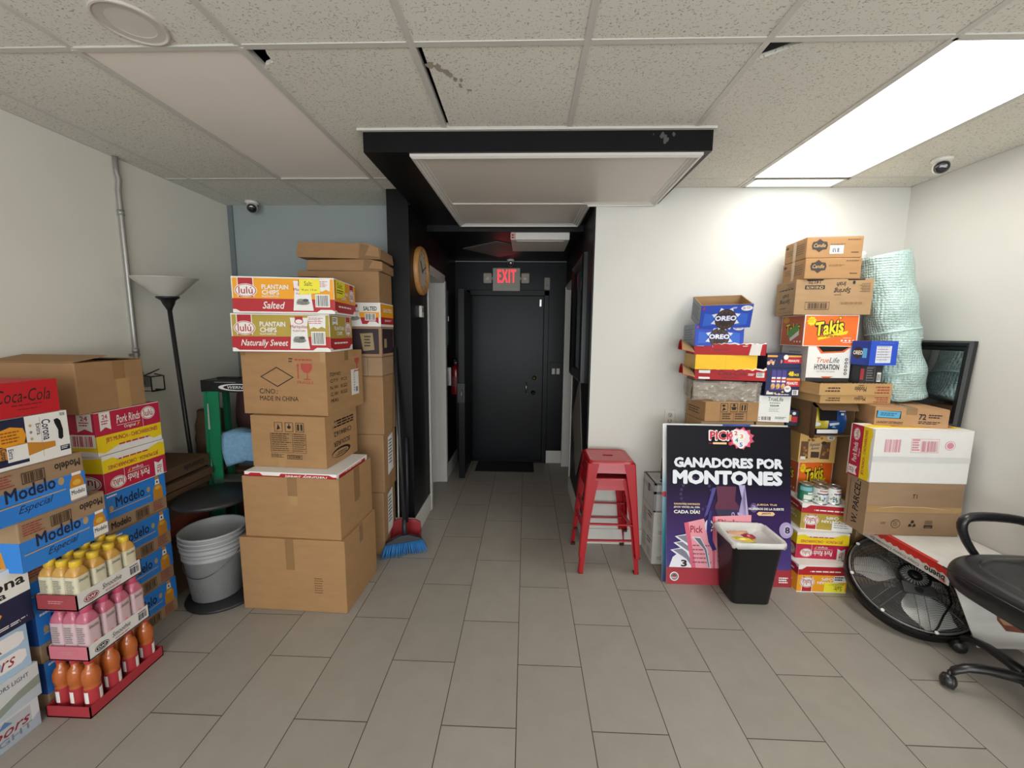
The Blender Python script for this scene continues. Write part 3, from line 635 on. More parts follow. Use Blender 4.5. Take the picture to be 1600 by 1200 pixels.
def xcart(name, label, xf, y0, y1, z0, z1, depth, mat, deco, group, **k):   # box given by its +X face
    return carton(name, label, xf - depth / 2, (y0 + y1) / 2, 0, depth, y1 - y0, z1 - z0, z0, mat, deco, center=True, group=group, **k)
GB = 'beer cases stacked along the left wall'
zz = [0, .2015, .403, .6045, .806]
wh = ['lowest', 'third from the top', 'second from the top', 'topmost']
for i in range(4):
    xcart('beer_case', 'blue beer case, %s in the column under the pink snack boxes' % wh[i], -1.975 - .004 * (i % 2), 1.738, 2.058, zz[i], zz[i + 1], .42, KRAFTG, modelo_up, GB, tape=None)
za = [0, .22, .445, .665, .866, 1.068]; ya = [(1.42, 1.733), (1.415, 1.73), (1.39, 1.70), (1.345, 1.657), (1.272, 1.588)]; xa = [-1.958, -1.958, -1.957, -1.88, -1.878]
la = ['blue beer case on the floor directly behind the orange juice bottles', 'dark blue ended beer case behind the pink bottle tray', 'brown topped beer case right behind the yellow bottle caps', 'blue beer case directly below the large-lettered topmost case', 'large-lettered blue beer case just under the white bottle pack']
for i in range(5):
    xcart('beer_case', la[i], xa[i], ya[i][0], ya[i][1], za[i], za[i + 1], .42 if i > 1 else .38, KRAFTG, modelo_up if i < 2 else modelo_down, GB, tape=None)
xcart('snack_box', 'pink and yellow pork rind box turned upside down on the beer cases', -1.97, 1.742, 2.064, .807, .992, .42, ink('#e9e4dc'), lambda f: pork(f, flip=True), 'pork rind boxes on the left', flaps=False, tape=None)
xcart('snack_box', 'pink and yellow pork rind box standing upright below the plain brown carton', -1.975, 1.735, 2.062, .994, 1.20, .42, ink('#c23b5a'), pork, 'pork rind boxes on the left', flaps=False, tape=None)
def bigbrown(face):
    D = face('R'); D.rect(.52, .62, .70, 1, TAPE); D.rect(.55, .0, .75, .62, TAPEC)
o = xcart('cardboard_box', 'plain brown cardboard carton with tape strip on top of the left pile', -1.965, 1.672, 1.985, 1.203, 1.435, .42, KRAFT2, bigbrown, None, tape=None, flaps=False)
for rx_, ry0 in ((9, -1), (-5, 1)):
    q = MB(); q.box(-.205, min(0, -ry0 * .15), 0, .205, max(0, -ry0 * .15), .003, KRAFT2); c = q.build('flap', o); c.location = (0, ry0 * .155, .233); c.rotation_euler = (radians(rx_), 0, 0)
def coke(face):
    D = face('R'); D.rect(0, 0, 1, 1, ink('#c01622')); D.text('Coca-Cola', .42, .42, .92, .80, BLACK, bold=.0, shear=.35, slope=-.02); D.lines(.55, .3, .86, .34, ink('#6e0d14'), 1, fill=.8); D.lines(.6, .18, .8, .21, ink('#6e0d14'), 1, fill=.8)
    face('F').rect(0, 0, 1, 1, ink('#c01622'))
xcart('soda_pack', 'red soda can pack resting on the white bottle pack at the left edge', -1.885, 1.20, 1.535, 1.256, 1.385, .30, ink('#c01622'), coke, None, tape=None, flaps=False)
BLKH = M('#0c0b0b', .9, noise=0)
def corona1(face):
    D = face('R'); D.rect(0, 0, 1, 1, WHITE); D.rect(0, .07, .62, 1, NAVY); D.poly([(.36, .62), (.40, .48), (.5, .42), (.6, .48), (.62, .62), (.6, .78), (.5, .84), (.40, .78)], ink('#e79a22')); D.lines(.42, .5, .58, .75, ink('#9a5a12'), 4)
    D.poly([(.38, .22), (.60, .18), (.76, .24), (.86, .26), (.86, .38), (.76, .40), (.60, .48), (.38, .45)], AMBER); D.poly([(.45, .14), (.62, .14), (.62, .45), (.45, .45)], WHITE)
    D.rect(.745, .10, .748, .95, GREY)
    E = face('R', 270); E.text('Corona', .12, .76, .56, .84, NAVY, bold=.02); E.text('Extra', .18, .71, .42, .75, NAVY, bold=.015); E.text('Corona', .52, .53, .84, .58, NAVY, bold=.015)
    D.poly([(.87, .84), (.905, .86), (.93, .80), (.945, .6), (.94, .42), (.92, .38), (.895, .42), (.90, .6), (.875, .76)], BLKH); D.rect(.90, .13, .99, .24, NAVY); D.lines(.91, .15, .98, .22, WHITE, 2); D.bars(.93, .90, .985, .97, GREY, 8); D.ell(.66, .80, .012, .03, ink('#c9a56a')); E.k = D.k; E.text('Corona', .56, .40, .84, .45, NAVY, bold=.015); E.text('Extra', .60, .46, .80, .50, NAVY); D.ell(.66, .66, .012, .03, ink('#8a93a0')); D.ell(.66, .52, .012, .03, ink('#c9a56a'))
    face('F').rect(0, 0, 1, 1, NAVY)
xcart('beer_pack', 'white and navy bottle pack with dark hand hole, below the red soda pack', -1.876, 1.18, 1.548, 1.07, 1.254, .28, WHITE, corona1, None, tape=None, flaps=False)
def corona2(face):
    D = face('R'); D.rect(0, .52, 1, 1, WHITE); D.rect(0, 0, 1, .52, NAVY); D.text('Corona', .44, .68, .97, .86, BLACK, bold=.025); D.text('Extra', .55, .56, .82, .68, BLACK, bold=.02); D.ell(.70, .90, .05, .05, ink('#d39a55')); D.poly([(.58, .32), (.63, .2), (.72, .2), (.77, .32), (.72, .44), (.63, .44)], ink('#e79a22')); D.lines(.62, .24, .73, .40, ink('#9a5a12'), 3); D.lines(.6, .06, .97, .12, WHITE, 2)
    D = face('T'); D.rect(0, 0, 1, 1, WHITE); D.rect(.7, .72, .9, .94, NAVY); D.lines(.72, .8, .88, .88, WHITE, 1)
xcart('beer_pack', 'white over navy beer pack low at the left edge on the can packs', -1.938, 1.0, 1.398, .442, .682, .27, WHITE, corona2, None, tape=None, flaps=False)
LBL = ink('#a9c6dc'); SILV = ink('#cfd3d4')
def coors(face, k):
    D = face('R'); D.rect(0, 0, 1, 1, LBL if k == 2 else SILV)
    if k == 2:
        for v in (.16, .58): D.poly([(.35, v), (.92, v), (.97, v + .08), (.97, v + .26), (.92, v + .33), (.35, v + .33)], WHITE); D.ell(.74, v + .17, .035, .1, LBL)
        D.poly([(.7, .62), (.79, .62), (.745, .80)], ink('#33415c')); D.poly([(.713, .645), (.777, .645), (.745, .765)], WHITE)
        D.text('Coors', .50, .22, .88, .50, ink('#9a2b3c'), bold=.0, shear=.4)
    elif k == 1:
        D.poly([(.35, 0), (1, 0), (1, .62), (.82, .5), (.66, .34), (.5, .2)], ink('#8f9a8e')); D.poly([(.55, 0), (1, 0), (1, .34), (.8, .26)], ink('#b9c4cc')); D.text('COORS LIGHT', .60, .76, .92, .88, ink('#3c4a63'), bold=.01); D.text('C', .40, .3, .62, .7, ink('#9a2b3c'), shear=.3)
    else:
        D.rect(.48, .1, .93, .9, ink('#b7bcc0')); D.poly([(.0, 0), (1, 0), (1, .5), (.9, .25), (.7, .4), (.5, .1)], ink('#a8b4c2')); D.poly([(.66, .72), (.78, .72), (.72, .92)], ink('#5b7fae')); D.text('Coors', .50, .40, .92, .72, ink('#8c2434'), bold=.012, shear=.4); D.text('LIGHT', .55, .16, .93, .36, ink('#7b8088'), bold=.01)
    face('F').rect(0, 0, 1, 1, LBL if k == 2 else SILV)
for k, (lb, z0, z1, y1, xx) in enumerate([('silver beer can pack on the floor in the lower left corner', 0, .122, 1.372, -1.94), ('silver can pack with a mountain picture, middle of the lower left corner', .123, .264, 1.384, -1.936), ('pale blue can pack with printed cans, under the white and navy beer pack', .265, .440, 1.374, -1.945)]):
    xcart('can_pack', lb, xx, 1.0, y1, z0, z1, .27, LBL if k == 2 else SILV, lambda f, k=k: coors(f, k), 'beer can packs in the lower left corner', tape=None, flaps=False)

# ---- juice bottles in trays
TX0, TX1, TY0, TY1 = -1.952, -1.757, 1.402, 1.735
def tray(label, z0, hl, end_col, side_col, cx, cy, w, d, text):
    t = thing('bottle_tray', label, 'tray', (cx, cy, z0)); q = MB()
    q.box(-w / 2, -d / 2, .0005, w / 2, d / 2, .006, end_col)
    q.box(-w / 2, -d / 2, .0, w / 2, -d / 2 + .004, hl, end_col); q.box(-w / 2, d / 2 - .004, 0, w / 2, d / 2, hl, end_col)
    q.box(-w / 2, -d / 2, 0, -w / 2 + .004, d / 2, hl, side_col); q.box(w / 2 - .004, -d / 2, 0, w / 2, d / 2, hl, side_col)
    D = face(q, w, d, hl, 'R')
    if text:
        D.ell(.20, .45, .11, .26, ink('#8f2a34') if text == 1 else BLACK); D.ell(.20, .45, .10, .2, WHITE); D.ell(.20, .45, .09, .17, ink('#8f2a34') if text == 1 else BLACK); D.text('DAF', .14, .36, .26, .54, WHITE, bold=.02)
        D.text('Smoothie', .36, .45, .66, .80, BLACK, bold=0, shear=.3, slope=.03); D.lines(.40, .18, .66, .32, REDINK, 2); D.lines(.80, .78, .95, .86, NAVY, 1, fill=.9); D.bars(.80, .28, .95, .72, NAVY, 12)
        E = face(q, w, d, hl, 'F'); E.lines(.3, .4, .7, .65, ink('#c98a8a'), 2)
    q.build('body', t); return t
TRAYS = {'orange': (-1.850, 1.560, .188, .330), 'pink': (-1.830, 1.538, .168, .262), 'yellow': (-1.838, 1.531, .168, .266)}
BTR = ink('#a8323c'); PINKT = ink('#c9707e'); WHITET = ink('#dddad6')
tray('red cardboard tray on the floor holding orange juice bottles', 0, .05, BTR, ink('#a9303a'), *TRAYS['orange'], 0)
tray('pink ended white tray of pink capped bottles on top of the orange ones', .248, .062, PINKT, WHITET, *TRAYS['pink'], 2)
tray('red ended white tray of yellow capped bottles, topmost of the bottle trays', .474, .066, ink('#9b3f44'), WHITET, *TRAYS['yellow'], 1)
def bottle(kind):
    if kind == 'orange':
        J = M('#b8602a', .18, noise=.1, coat=.5); CAP = M('#b8303c', .4); LAB = M('#ad3038', .5)
        t = thing('juice_bottle', 'x', 'bottle')
        q = MB(); q.lathe([(0, .0), (.032, 0), (.036, .006), (.036, .075), (.033, .080), (.037, .087), (.0402, .098), (.0405, .106), (.0375, .120), (.029, .131), (.019, .138), (.017, .150), (0, .150)], J, n=20); q.build('body', t)
        q = MB(); q.lathe([(.0364, .008), (.0366, .074)], LAB, n=20, cap=False)
        for k in range(20):
            a0, a1 = 2 * pi * k / 20, 2 * pi * (k + 1) / 20
            if k in (0, 1, 2, 14, 15): q.add([(.0369 * cos(a), .0369 * sin(a), z) for z in (.030, .066) for a in (a0, a1)], [(0, 1, 3, 2)], WHITE)
        q.build('label_band', t)
        q = MB(); q.lathe([(.0195, .150), (.021, .153), (.021, .170), (.019, .173), (0, .173)], CAP, n=20); q.build('cap', t)
    else:
        yl = kind == 'yellow'; J = M('#c9994a' if yl else '#c0667c', .25, noise=.1, coat=.4); CAP = M('#d9b52e' if yl else '#c44a6c', .4)
        t = thing('juice_bottle', 'x', 'bottle'); q = MB()
        def sq(r, z, e): return [(max(-r, min(r, r * e * cos(a))), max(-r, min(r, r * e * sin(a))), z) for a in [2 * pi * i / 24 for i in range(24)]]
        q.loft([sq(.030, 0, 1.3), sq(.0325, .006, 1.3), sq(.0325, .128, 1.3), sq(.030, .142, 1.22), sq(.024, .155, 1.1), sq(.0195, .160, 1), sq(.0185, .170, 1)], J); q.build('body', t)
        q = MB(); LW = ink('#d2cbb0' if yl else '#cdb0b6'); FL_ = ink('#b9862e' if yl else '#c2506a')
        q.loft([sq(.0330, .010, 1.3), sq(.0330, .126, 1.3)], LW, cap=False)
        for nrm, U in (((1, 0, 0), (0, 1, 0)), ((0, -1, 0), (1, 0, 0)), ((-1, 0, 0), (0, -1, 0)), ((0, 1, 0), (-1, 0, 0))):
            nv = Vector(nrm); uv = Vector(U); D = Deco(q, nv * .0331 - uv * .026 + Vector((0, 0, .010)), uv * .052, (0, 0, .116), nv)
            if abs(nrm[0]): D.text('Smoothie', .08, .80, .92, .92, ink('#3c4a35'), shear=.3); D.ell(.3, .16, .22, .12, ink('#6f8a3a')); D.ell(.66, .14, .26, .12, FL_); D.ell(.5, .3, .2, .08, ink('#d9b04a' if yl else '#d8848f'))
            else: D.lines(.1, .35, .9, .88, ink('#77746a'), 9, seed=5); D.poly([(.2, .0), (.85, .0), (.7, .26), (.4, .28)], FL_)
        q.build('label_band', t)
        q = MB(); q.lathe([(.0205, .160), (.0225, .163), (.0225, .181), (.0205, .184), (0, .184)], CAP, n=20); q.build('cap', t)
    return t
rown = ['nearest the camera', 'second from the front', 'third from the front', 'at the far end']; coln = ['against the beer cases', 'in the middle', 'on the open side']
for kind, lay, z0, px_, pr_, xs, zs in (('orange', 'orange juice bottle in the floor tray', .0065, .0612, .0795, .757, 1.39), ('pink', 'pink capped bottle in the middle tray', .2545, .0535, .063, .805, 1.18), ('yellow', 'yellow capped bottle in the top tray', .4805, .0535, .064, .805, 1.02)):
    first = None
    for rr in range(4):
        for cc in range(3):
            o = bottle(kind) if first is None else copy_tree(first)
            first = first or o
            o.location = (TRAYS[kind][0] + (cc - 1) * px_, TRAYS[kind][1] + (rr - 1.5) * pr_, z0)
            o.rotation_euler = (0, 0, random.uniform(-.06, .06)); o.scale = (xs, xs, zs)
            o['label'] = '%s, row %s, %s' % (lay, rown[rr], coln[cc]); o['group'] = kind + ' bottles in the tray'

# ================================================================== CORNER CLUTTER (LEFT)
def wornbox(f):
    D = f('R'); D.lines(.2, .3, .6, .6, ink('#4c3a2a'), 4); D.rect(.1, .82, .8, .85, ink('#5a4632'))
carton('cardboard_box', 'dark brown carton on the floor between the beer cases and the buckets', -2.225, 2.29, 0, .32, .36, .33, 0, KDARK, wornbox, center=True, tape=None)
carton('cardboard_box', 'brown carton with a worn print lying on the dark carton behind the beer cases', -2.235, 2.29, -2, .31, .35, .27, .331, KDARK, lambda f: f('R').rect(.05, .1, .95, .5, ink('#7a3a2a')), center=True, tape=None)
def gat(f):
    D = f('R', 180); D.text('Gatorade', .12, .2, .55, .75, BLACK, bold=.02)
for k, (dz, ry, dx) in enumerate([(.602, -2, 0), (.650, -4.5, .015), (.712, -3, -.005)]):
    carton('flattened_carton', ['lowest flattened brown carton behind the beer cases', 'flattened brown carton in the middle of the flat pile behind the beer cases', 'flattened carton with upside-down black lettering on top of the flat pile'][k], -2.22 + dx, 2.29, (2, -3, 1)[k], .33, .36, (.038, .045, .07)[k], dz, KDARK, gat if k == 2 else None, center=True, tape=None, flaps=False, rx=(1, 2, 1)[k], ry=0, group='flattened cartons behind the beer cases')
carton('cardboard_box', 'large dark brown carton behind the stepladder in the corner', -2.16, 2.93, 0, .42, .50, .60, 0, KDARK, None, center=True, tape='y')
# paper sack, maroon bag, towel
def sack(name, label, cat, loc, w, d, h, mat, seed, pinch=.5):
    rnd = random.Random(seed); rings = []; N_ = 28
    for j in range(9):
        v = j / 8; k = 1 - pinch * max(0, v - .6) ** 1.2 * 1.4; ring = []
        for i in range(N_):
            a = 2 * pi * i / N_; ex = .55
            cx = abs(cos(a)) ** ex * (1 if cos(a) > 0 else -1); cy = abs(sin(a)) ** ex * (1 if sin(a) > 0 else -1)
            n = 1 + rnd.uniform(-.05, .05) + .05 * sin(3 * a + 5 * v)
            ring.append((cx * w / 2 * n * (.96 if j == 0 else 1), cy * d / 2 * k * n, h * v + (rnd.uniform(-.015, .015) if j == 8 else 0)))
        rings.append(ring)
    q = MB(); q.loft(rings, mat); o = q.build(name, None); o.location = loc
    return tag(o, label, cat)
sack('paper_sack', 'brown paper sack standing behind the stepladder', 'bag', (-2.285, 2.80, .601), .15, .2, .41, card('#6d5542'), 3)
sack('cloth_bag', 'dark maroon bag in the corner behind the stepladder top', 'bag', (-2.04, 2.98, .601), .26, .26, .62, M('#5d3d3c', .85, noise=.25, scale=7, bump=.2), 8, .9)
carton('small_carton', 'small tan carton tilted on its corner behind the made-in-China box', -1.92, 2.80, 20, .12, .12, .12, .98, card('#a8763f'), None, center=True, tape=None, flaps=False, ry=38)
# stepladder
GRN = M('#1f8258', .45, noise=.1, scale=10); GRND = M('#1a6e4b', .5, noise=.1)
t = thing('stepladder', 'green fibreglass stepladder with black plastic top, half hidden by cartons', 'ladder', (-1.87, 2.57, 0))
CAPB = M('#1e1e20', .5, noise=.1)
q = MB(); q.prism([(-.235, -.065), (.235, -.065), (.25, .11), (-.25, .11)], 1.185, 1.262, CAPB)
q.box(-.15, -.03, 1.262, .15, .0, 1.266, BLK); q.box(-.20, .03, 1.262, -.05, .08, 1.272, CAPB); q.box(.02, .03, 1.262, .12, .08, 1.272, CAPB)
D = Deco(q, (-.235, -.065, 1.185), (.47, 0, 0), (0, 0, .077), (0, -1, 0)); D.ell(.52, .42, .27, .30, WHITE); D.ell(.53, .42, .21, .23, BLACK); D.text('WERNER', .38, .30, .68, .54, WHITE, bold=.01, shear=.2); D.rect(.2, .82, .5, .87, GREY)
q.build('top_cap', t, bevel=.006)
for s in (-1, 1):
    q = MB(); A, B_ = Vector((s * .185, -.045, 1.19)), Vector((s * .225, -.03, .0))
    for k, (ox, sx, sy) in enumerate(((s * .012, .010, .038), (-s * .028, .045, .006))):
        q.loft([[(p.x + ox - sx, p.y - (sy if k == 0 else .032), p.z), (p.x + ox + sx, p.y - (sy if k == 0 else .032), p.z), (p.x + ox + sx, p.y + (sy if k == 0 else -.022), p.z), (p.x + ox - sx, p.y + (sy if k == 0 else -.022), p.z)] for p in (B_, A)], GRN, smooth=False)
    if s < 0:
        D = Deco(q, (-.212, -.0785, .94), (.030, 0, 0), (0, 0, .17), (0, -1, 0)); D.rect(0, 0, 1, 1, ink('#b9b9b2')); D.lines(.15, .05, .85, .95, GREY, 12, fill=.3)
    q.build('front_rail', t)
    q = MB(); q.loft([[(s * x - .014, y - .012, z), (s * x + .014, y - .012, z), (s * x + .014, y + .02, z), (s * x - .014, y + .02, z)] for x, y, z in ((.20, .09, 0), (.17, .06, 1.19))], GRND, smooth=False); q.build('rear_rail', t)
for z in (.30, .60, .90):
    q = MB(); q.box(-.20, -.07, z - .02, .20, .03, z, M('#8b8c8a', .4, metal=.6)); q.build('step', t)
q = MB(); q.tube([(-.235, -.06, .66), (-.24, -.0, .72), (-.23, .07, .70)], .005, STEEL); q.tube([(-.19, -.083, .56), (-.192, -.083, .74)], .004, STEEL); q.build('spreader', t)
# towel hanging over the step
q = MB(); rows = []
for j in range(13):
    v = j / 12; row = []
    for i in range(15):
        u = i / 14; x = -.12 + .30 * u
        if v < .25: y, z = .02 - .10 * v / .25, .915 + .01 * sin(9 * u)
        else: y, z = -.088 - .02 * sin(pi * (v - .25)) - .012 * sin(7 * u + 3 * v), .915 - (.20 - .05 * u + .03 * abs(u - .3)) * (v - .25) / .75
        row.append((x + .02 * v * (1 - u), y, z))
    rows.append(row)
TOW = M('#7fa9c9', .95, noise=.2, scale=40, bump=.5)
q.loft(rows, TOW, closed=False, cap=False); o = q.build('towel'); o.location = (-1.835, 2.565, 0.0)
sm = o.modifiers.new('thickness', 'SOLIDIFY'); sm.thickness = .012; tag(o, 'light blue towel hung over a step of the green stepladder', 'towel')
# black round seat with post
t = thing('swivel_stool', 'black round-topped stool above the grey buckets', 'stool', (-1.80, 2.20, 0)); SB = M('#232426', .5, noise=.1)
q = MB(); q.lathe([(0, 0), (.195, 0), (.2, .008), (.195, .018), (.05, .028), (0, .03)], SB, n=40); q.build('base', t)
q = MB(); q.lathe([(0, .59), (.19, .59), (.205, .60), (.205, .612), (.195, .62), (0, .622)], SB, n=48, X=Matrix.Translation((-.03, .012, 0))); q.build('seat', t)
q = MB(); q.tube([(.12, .12, .01), (.12, .12, .59)], .014, SB); q.tube([(.10, .215, .60), (.10, .225, .735)], .012, SB); q.build('post', t)
q = MB(); q.box(.0, .18, .735, .17, .26, .75, SB); q.build('crossbar', t, bevel=.004)
# buckets
BK = M('#a7a8a8', .5, noise=.12, scale=6); BKI = M('#9a9b9c', .5, noise=.08)
nb = 3
for k in range(nb):
    t = thing('bucket', ['lowest of the three nested grey plastic buckets, scuffed with a wire handle', 'middle one of the nested grey plastic buckets', 'uppermost of the three nested grey plastic buckets, open and empty'][k], 'bucket', (-1.835, 2.185, .031 + .026 * k), group='nested buckets')
    q = MB(); H = .335; r0, r1 = .128, .160
    rr = lambda z: r0 + (r1 - r0) * z / H
    prof = [(0, 0), (r0, 0), (rr(.25), .25), (rr(.25) + .008, .252), (rr(.25) + .008, .266), (rr(.27), .268), (rr(.30), .30), (rr(.3) + .008, .302), (rr(.3) + .008, .314), (rr(.31), .316), (r1, .333), (r1 + .008, .334), (r1 + .009, .345), (r1 + .001, .347), (r1 - .004, .343)]
    if k < nb - 1: prof = [(a - (.0006 if z < .2 else 0), z) for a, z in prof]
    q.lathe(prof + [(rr(z) - .0055, z) for z in (.3, .2, .1, .012)] + [(0, .012)], BK, n=48)
    if k == 0:
        rs = random.Random(2)
        for m_ in range(26):
            a = -pi / 2 + rs.uniform(-1.1, 1.0); z = rs.uniform(.02, .12) if m_ < 20 else rs.uniform(.12, .22); rad = rr(z) + .0012; da = rs.uniform(.01, .05); dz = rs.uniform(.002, .009)
            q.add([(rad * cos(a + da * c), rad * sin(a + da * c), z + dz * e) for c, e in ((-1, -.3), (.2, -1), (1, .3), (-.2, 1))], [(0, 1, 2, 3)], M('#777573', .7))
    q.build('body', t)
    if k == 0:
        q = MB(); pts = [(.158 * cos(a), -.158 * abs(sin(a)) * 1.06 - .005, .285 - .19 * sin(a) ** 2 * .8) for a in [pi * i / 20 for i in range(21)]]
        pts = [((rr(z) + .006) * cos(a) , -(rr(z) + .006) * sin(a), z) for a, z in [(pi * i / 20, .29 - .13 * sin(pi * i / 20)) for i in range(21)]]
        q.tube(pts, .0025, M('#6e6e6c', .4, metal=.7), n=6); q.build('handle', t)

# ================================================================== CARTON TOWER (LEFT OF THE CORRIDOR)
def m1(f):
    D = f('F'); D.lines(.70, .25, .79, .48, ink('#6a4a2c'), 7, fill=.35, seed=9); D.rect(.44, .58, .52, 1, TAPE)
    D = f('R'); D.rect(.44, .75, .55, 1, TAPE)
carton('cardboard_box', 'largest plain carton on the floor at the foot of the carton tower', -1.292, 2.062, -1.9, .610, .42, .432, 0, KRAFTO, m1, tape=None, flaps=False)
def m2(f):
    D = f('F'); D.rect(.47, .70, .57, 1, TAPE); D.rect(.48, .55, .57, .70, TAPEC)
    D = f('R'); D.rect(.42, .42, .60, 1, TAPE); D.poly([(.25, .06), (.62, .30), (.62, .48), (.5, .40), (.5, .3), (.25, .16)], TAPEC)
open_carton('cardboard_box', 'open plain carton holding an upside-down white and red snack box', -1.287, 2.077, -2.8, .560, .40, .350, .433, KRAFTO, m2)
def lulu_in(f):
    D = f('F', 180); D.rect(0, 0, 1, 1, WHITE); D.poly([(0, .045), (.04, .045), (.08, .018), (.56, .018), (.60, .018), (.62, .055), (.80, .055), (.83, .018), (.93, .018), (.96, .045), (1, .045), (1, .5), (0, .5)], RED); D.text('Naturally Sweet', .10, .024, .56, .085, WHITE, bold=.012, shear=.3)
    D = f('R', 180); D.rect(0, 0, 1, 1, WHITE); D.rect(.08, .03, .94, .5, RED); D.lines(.2, .038, .8, .05, WHITE, 1, fill=.9)
carton('snack_box', 'white and red snack box upside down inside the open plain carton', -1.290, 2.087, -2.8, .535, .372, .368, .4395, WHITE, lulu_in, flaps=False, tape=None)
def m3(f):
    D = f('F')
    for k in range(3):
        u = .32 + .145 * k; D.frame(u, .70, u + .11, .88, BLACK, .006, .008)
        if k == 0: D.poly([(u + .03, .73), (u + .08, .76), (u + .05, .85)], BLACK)
        elif k == 1: D.ell(u + .055, .79, .025, .03, BLACK); D.rect(u + .05, .82, u + .06, .86, BLACK)
        else: D.rect(u + .02, .73, u + .045, .85, BLACK); D.rect(u + .065, .73, u + .09, .85, BLACK)
    D.frame(.26, .29, .74, .67, DKBROWN, .004, .005)
    for k in range(1, 9): D.rect(.26, .29 + .042 * k, .74, .293 + .042 * k, DKBROWN)
    D.rect(.56, .29, .564, .67, DKBROWN); D.lines(.28, .30, .54, .66, DKBROWN, 9, fill=.3); D.lines(.58, .30, .73, .66, DKBROWN, 9, fill=.3, seed=8)
    D.lines(.26, .18, .45, .26, BLACK, 3, fill=.35); D.frame(.48, .17, .68, .25, BLACK, .005, .008); D.text('SCOURER', .50, .19, .66, .235, BLACK, bold=.01)
    D = f('R', 180); D.ell(.55, .80, .30, .10, BLACK); D.ell(.58, .81, .26, .07, KRAFTO); D.lines(.38, .77, .76, .85, BLACK, 2)
    D.text('SCOURER', .26, .56, .78, .66, BLACK, bold=.012); D.text('CH84162', .20, .36, .76, .46, BLACK, bold=.012); D.lines(.12, .12, .82, .28, BLACK, 3, fill=.6)
    f('F').rect(.35, .0, .45, .3, TAPEC)
carton('cardboard_box', 'upside-down scourer carton with printed table, in the middle of the tower', -1.339, 2.171, -3.7, .446, .36, .2985, .8085, KRAFTO, m3, tape=None, flaps=False)
def m4(f):
    D = f('F'); D.poly([(.22, .60), (.42, .76), (.62, .60), (.42, .44)], BLACK); D.poly([(.24, .60), (.42, .742), (.60, .60), (.42, .458)], KRAFTO)
    D.text('C/NO.:', .20, .33, .42, .41, BLACK, bold=.004); D.text('MADE IN CHINA', .20, .22, .66, .295, BLACK, bold=.004)
    RI = ink('#b04840'); D.poly([(.665, .58), (.68, .58), (.68, .78), (.695, .78), (.6725, .82), (.65, .78), (.665, .78)], RI)
    D.poly([(.71, .82), (.84, .82), (.84, .74), (.81, .68), (.785, .67), (.785, .585), (.82, .575), (.82, .565), (.735, .565), (.735, .575), (.775, .585), (.775, .67), (.74, .68), (.71, .74)], RI)
    D.poly([(.72, .70), (.78, .76), (.83, .80), (.76, .74)], KRAFTO)
    D.text('FRAGILE', .66, .50, .85, .545, RI, bold=.005); D.lines(.64, .86, .86, .89, RI, 1, fill=.9); D.lines(.57, .82, .62, .90, DKBROWN, 2)
    D.rect(.94, .84, 1, 1, TAPEC); D.rect(.0, .93, .06, 1, TAPE)
    D = f('R'); 
    for k, tx in enumerate(('ITEM NO.', 'QTY:  PCS', 'N.W:  KGS', 'G.W:  KGS', 'MEAS:')):
        D.text(tx, .08, .61 - .105 * k, (.36, .52, .52, .52, .28)[k], .67 - .105 * k, BLACK, bold=.004)
    RI = ink('#b04840'); D.poly([(.76, .86), (.9, .86), (.9, .8), (.85, .76), (.835, .70), (.87, .68), (.79, .68), (.825, .70), (.81, .76), (.76, .8)], RI); D.lines(.74, .62, .92, .65, RI, 1, fill=.9)
    D.rect(.48, .84, .58, 1, TAPE); D.rect(.0, .02, .3, .1, TAPEC)
t = carton('cardboard_box', 'brown carton with black diamond and made-in-China print in the tower', -1.365, 2.206, -4.7, .513, .412, .360, 1.1085, KRAFTO, m4, tape=None, flaps=False)
q = MB(); q.box(.2570, .06, .08, .2578, .15, .24, M('#d9d7d2', .6, noise=.05))
D = Deco(q, (.2578, .06, .08), (0, .09, 0), (0, 0, .16), (1, 0, 0)); D.lines(.3, .1, .5, .9, GREY, 8, fill=.4); D.bars(.6, .1, .85, .3, BLACK, 6)
tag(q.build('paper_label', t), 'torn white label')
plainw = dict(flaps=False, tape=None)
carton('snack_box', 'olive and red plantain chip box below the orange one on the tower', -1.352, 2.185, 4.5, .530, .345, .208, 1.4690, ink('#e6e2da'), lambda f: plantain(f, OLIVE, 'Naturally Sweet'), **plainw)
o = open_carton('snack_box', 'orange and red salted plantain chip box on top of the tower, its lid open', -1.300, 2.145, 7.0, .524, .375, .190, 1.6775, ink('#e6e2da'), lambda f: plantain(f, ORG, 'Salted', note=1), inner=ORG, cut=(.19, .19, .19, .205), flaps=())
q = MB(); q.add([(-.26, .185, .200), (-.26, -.02, .207), (.12, -.05, .215), (.2, .185, .21)], [(0, 1, 2, 3)], ORG); q.add([(-.26, .185, .197), (-.26, -.02, .204), (.12, -.05, .212), (.2, .185, .207)], [(3, 2, 1, 0)], INNER); q.build('flap', o)
q = MB(); D = face(q, .524, .375, .19, 'F', off=.0045); D.poly([(.66, .52), (.865, .58), (.86, .96), (.66, .95)], STICKY); D.text('Salt:', .71, .77, .79, .90, BLACK); D.text('40 pcs  1.4 oz', .68, .62, .83, .69, BLACK)
tag(q.build('sticky_note', o), 'yellow handwritten note')
q = MB(); D = face(q, .524, .375, .19, 'R', off=.0045); D.poly([(.05, .45), (.42, .52), (.46, .96), (.03, .97)], STICKY); D.text('Salt:', .10, .76, .34, .90, BLACK); D.lines(.08, .58, .4, .7, BLACK, 2)
tag(q.build('sticky_note', o), 'small yellow handwritten note')

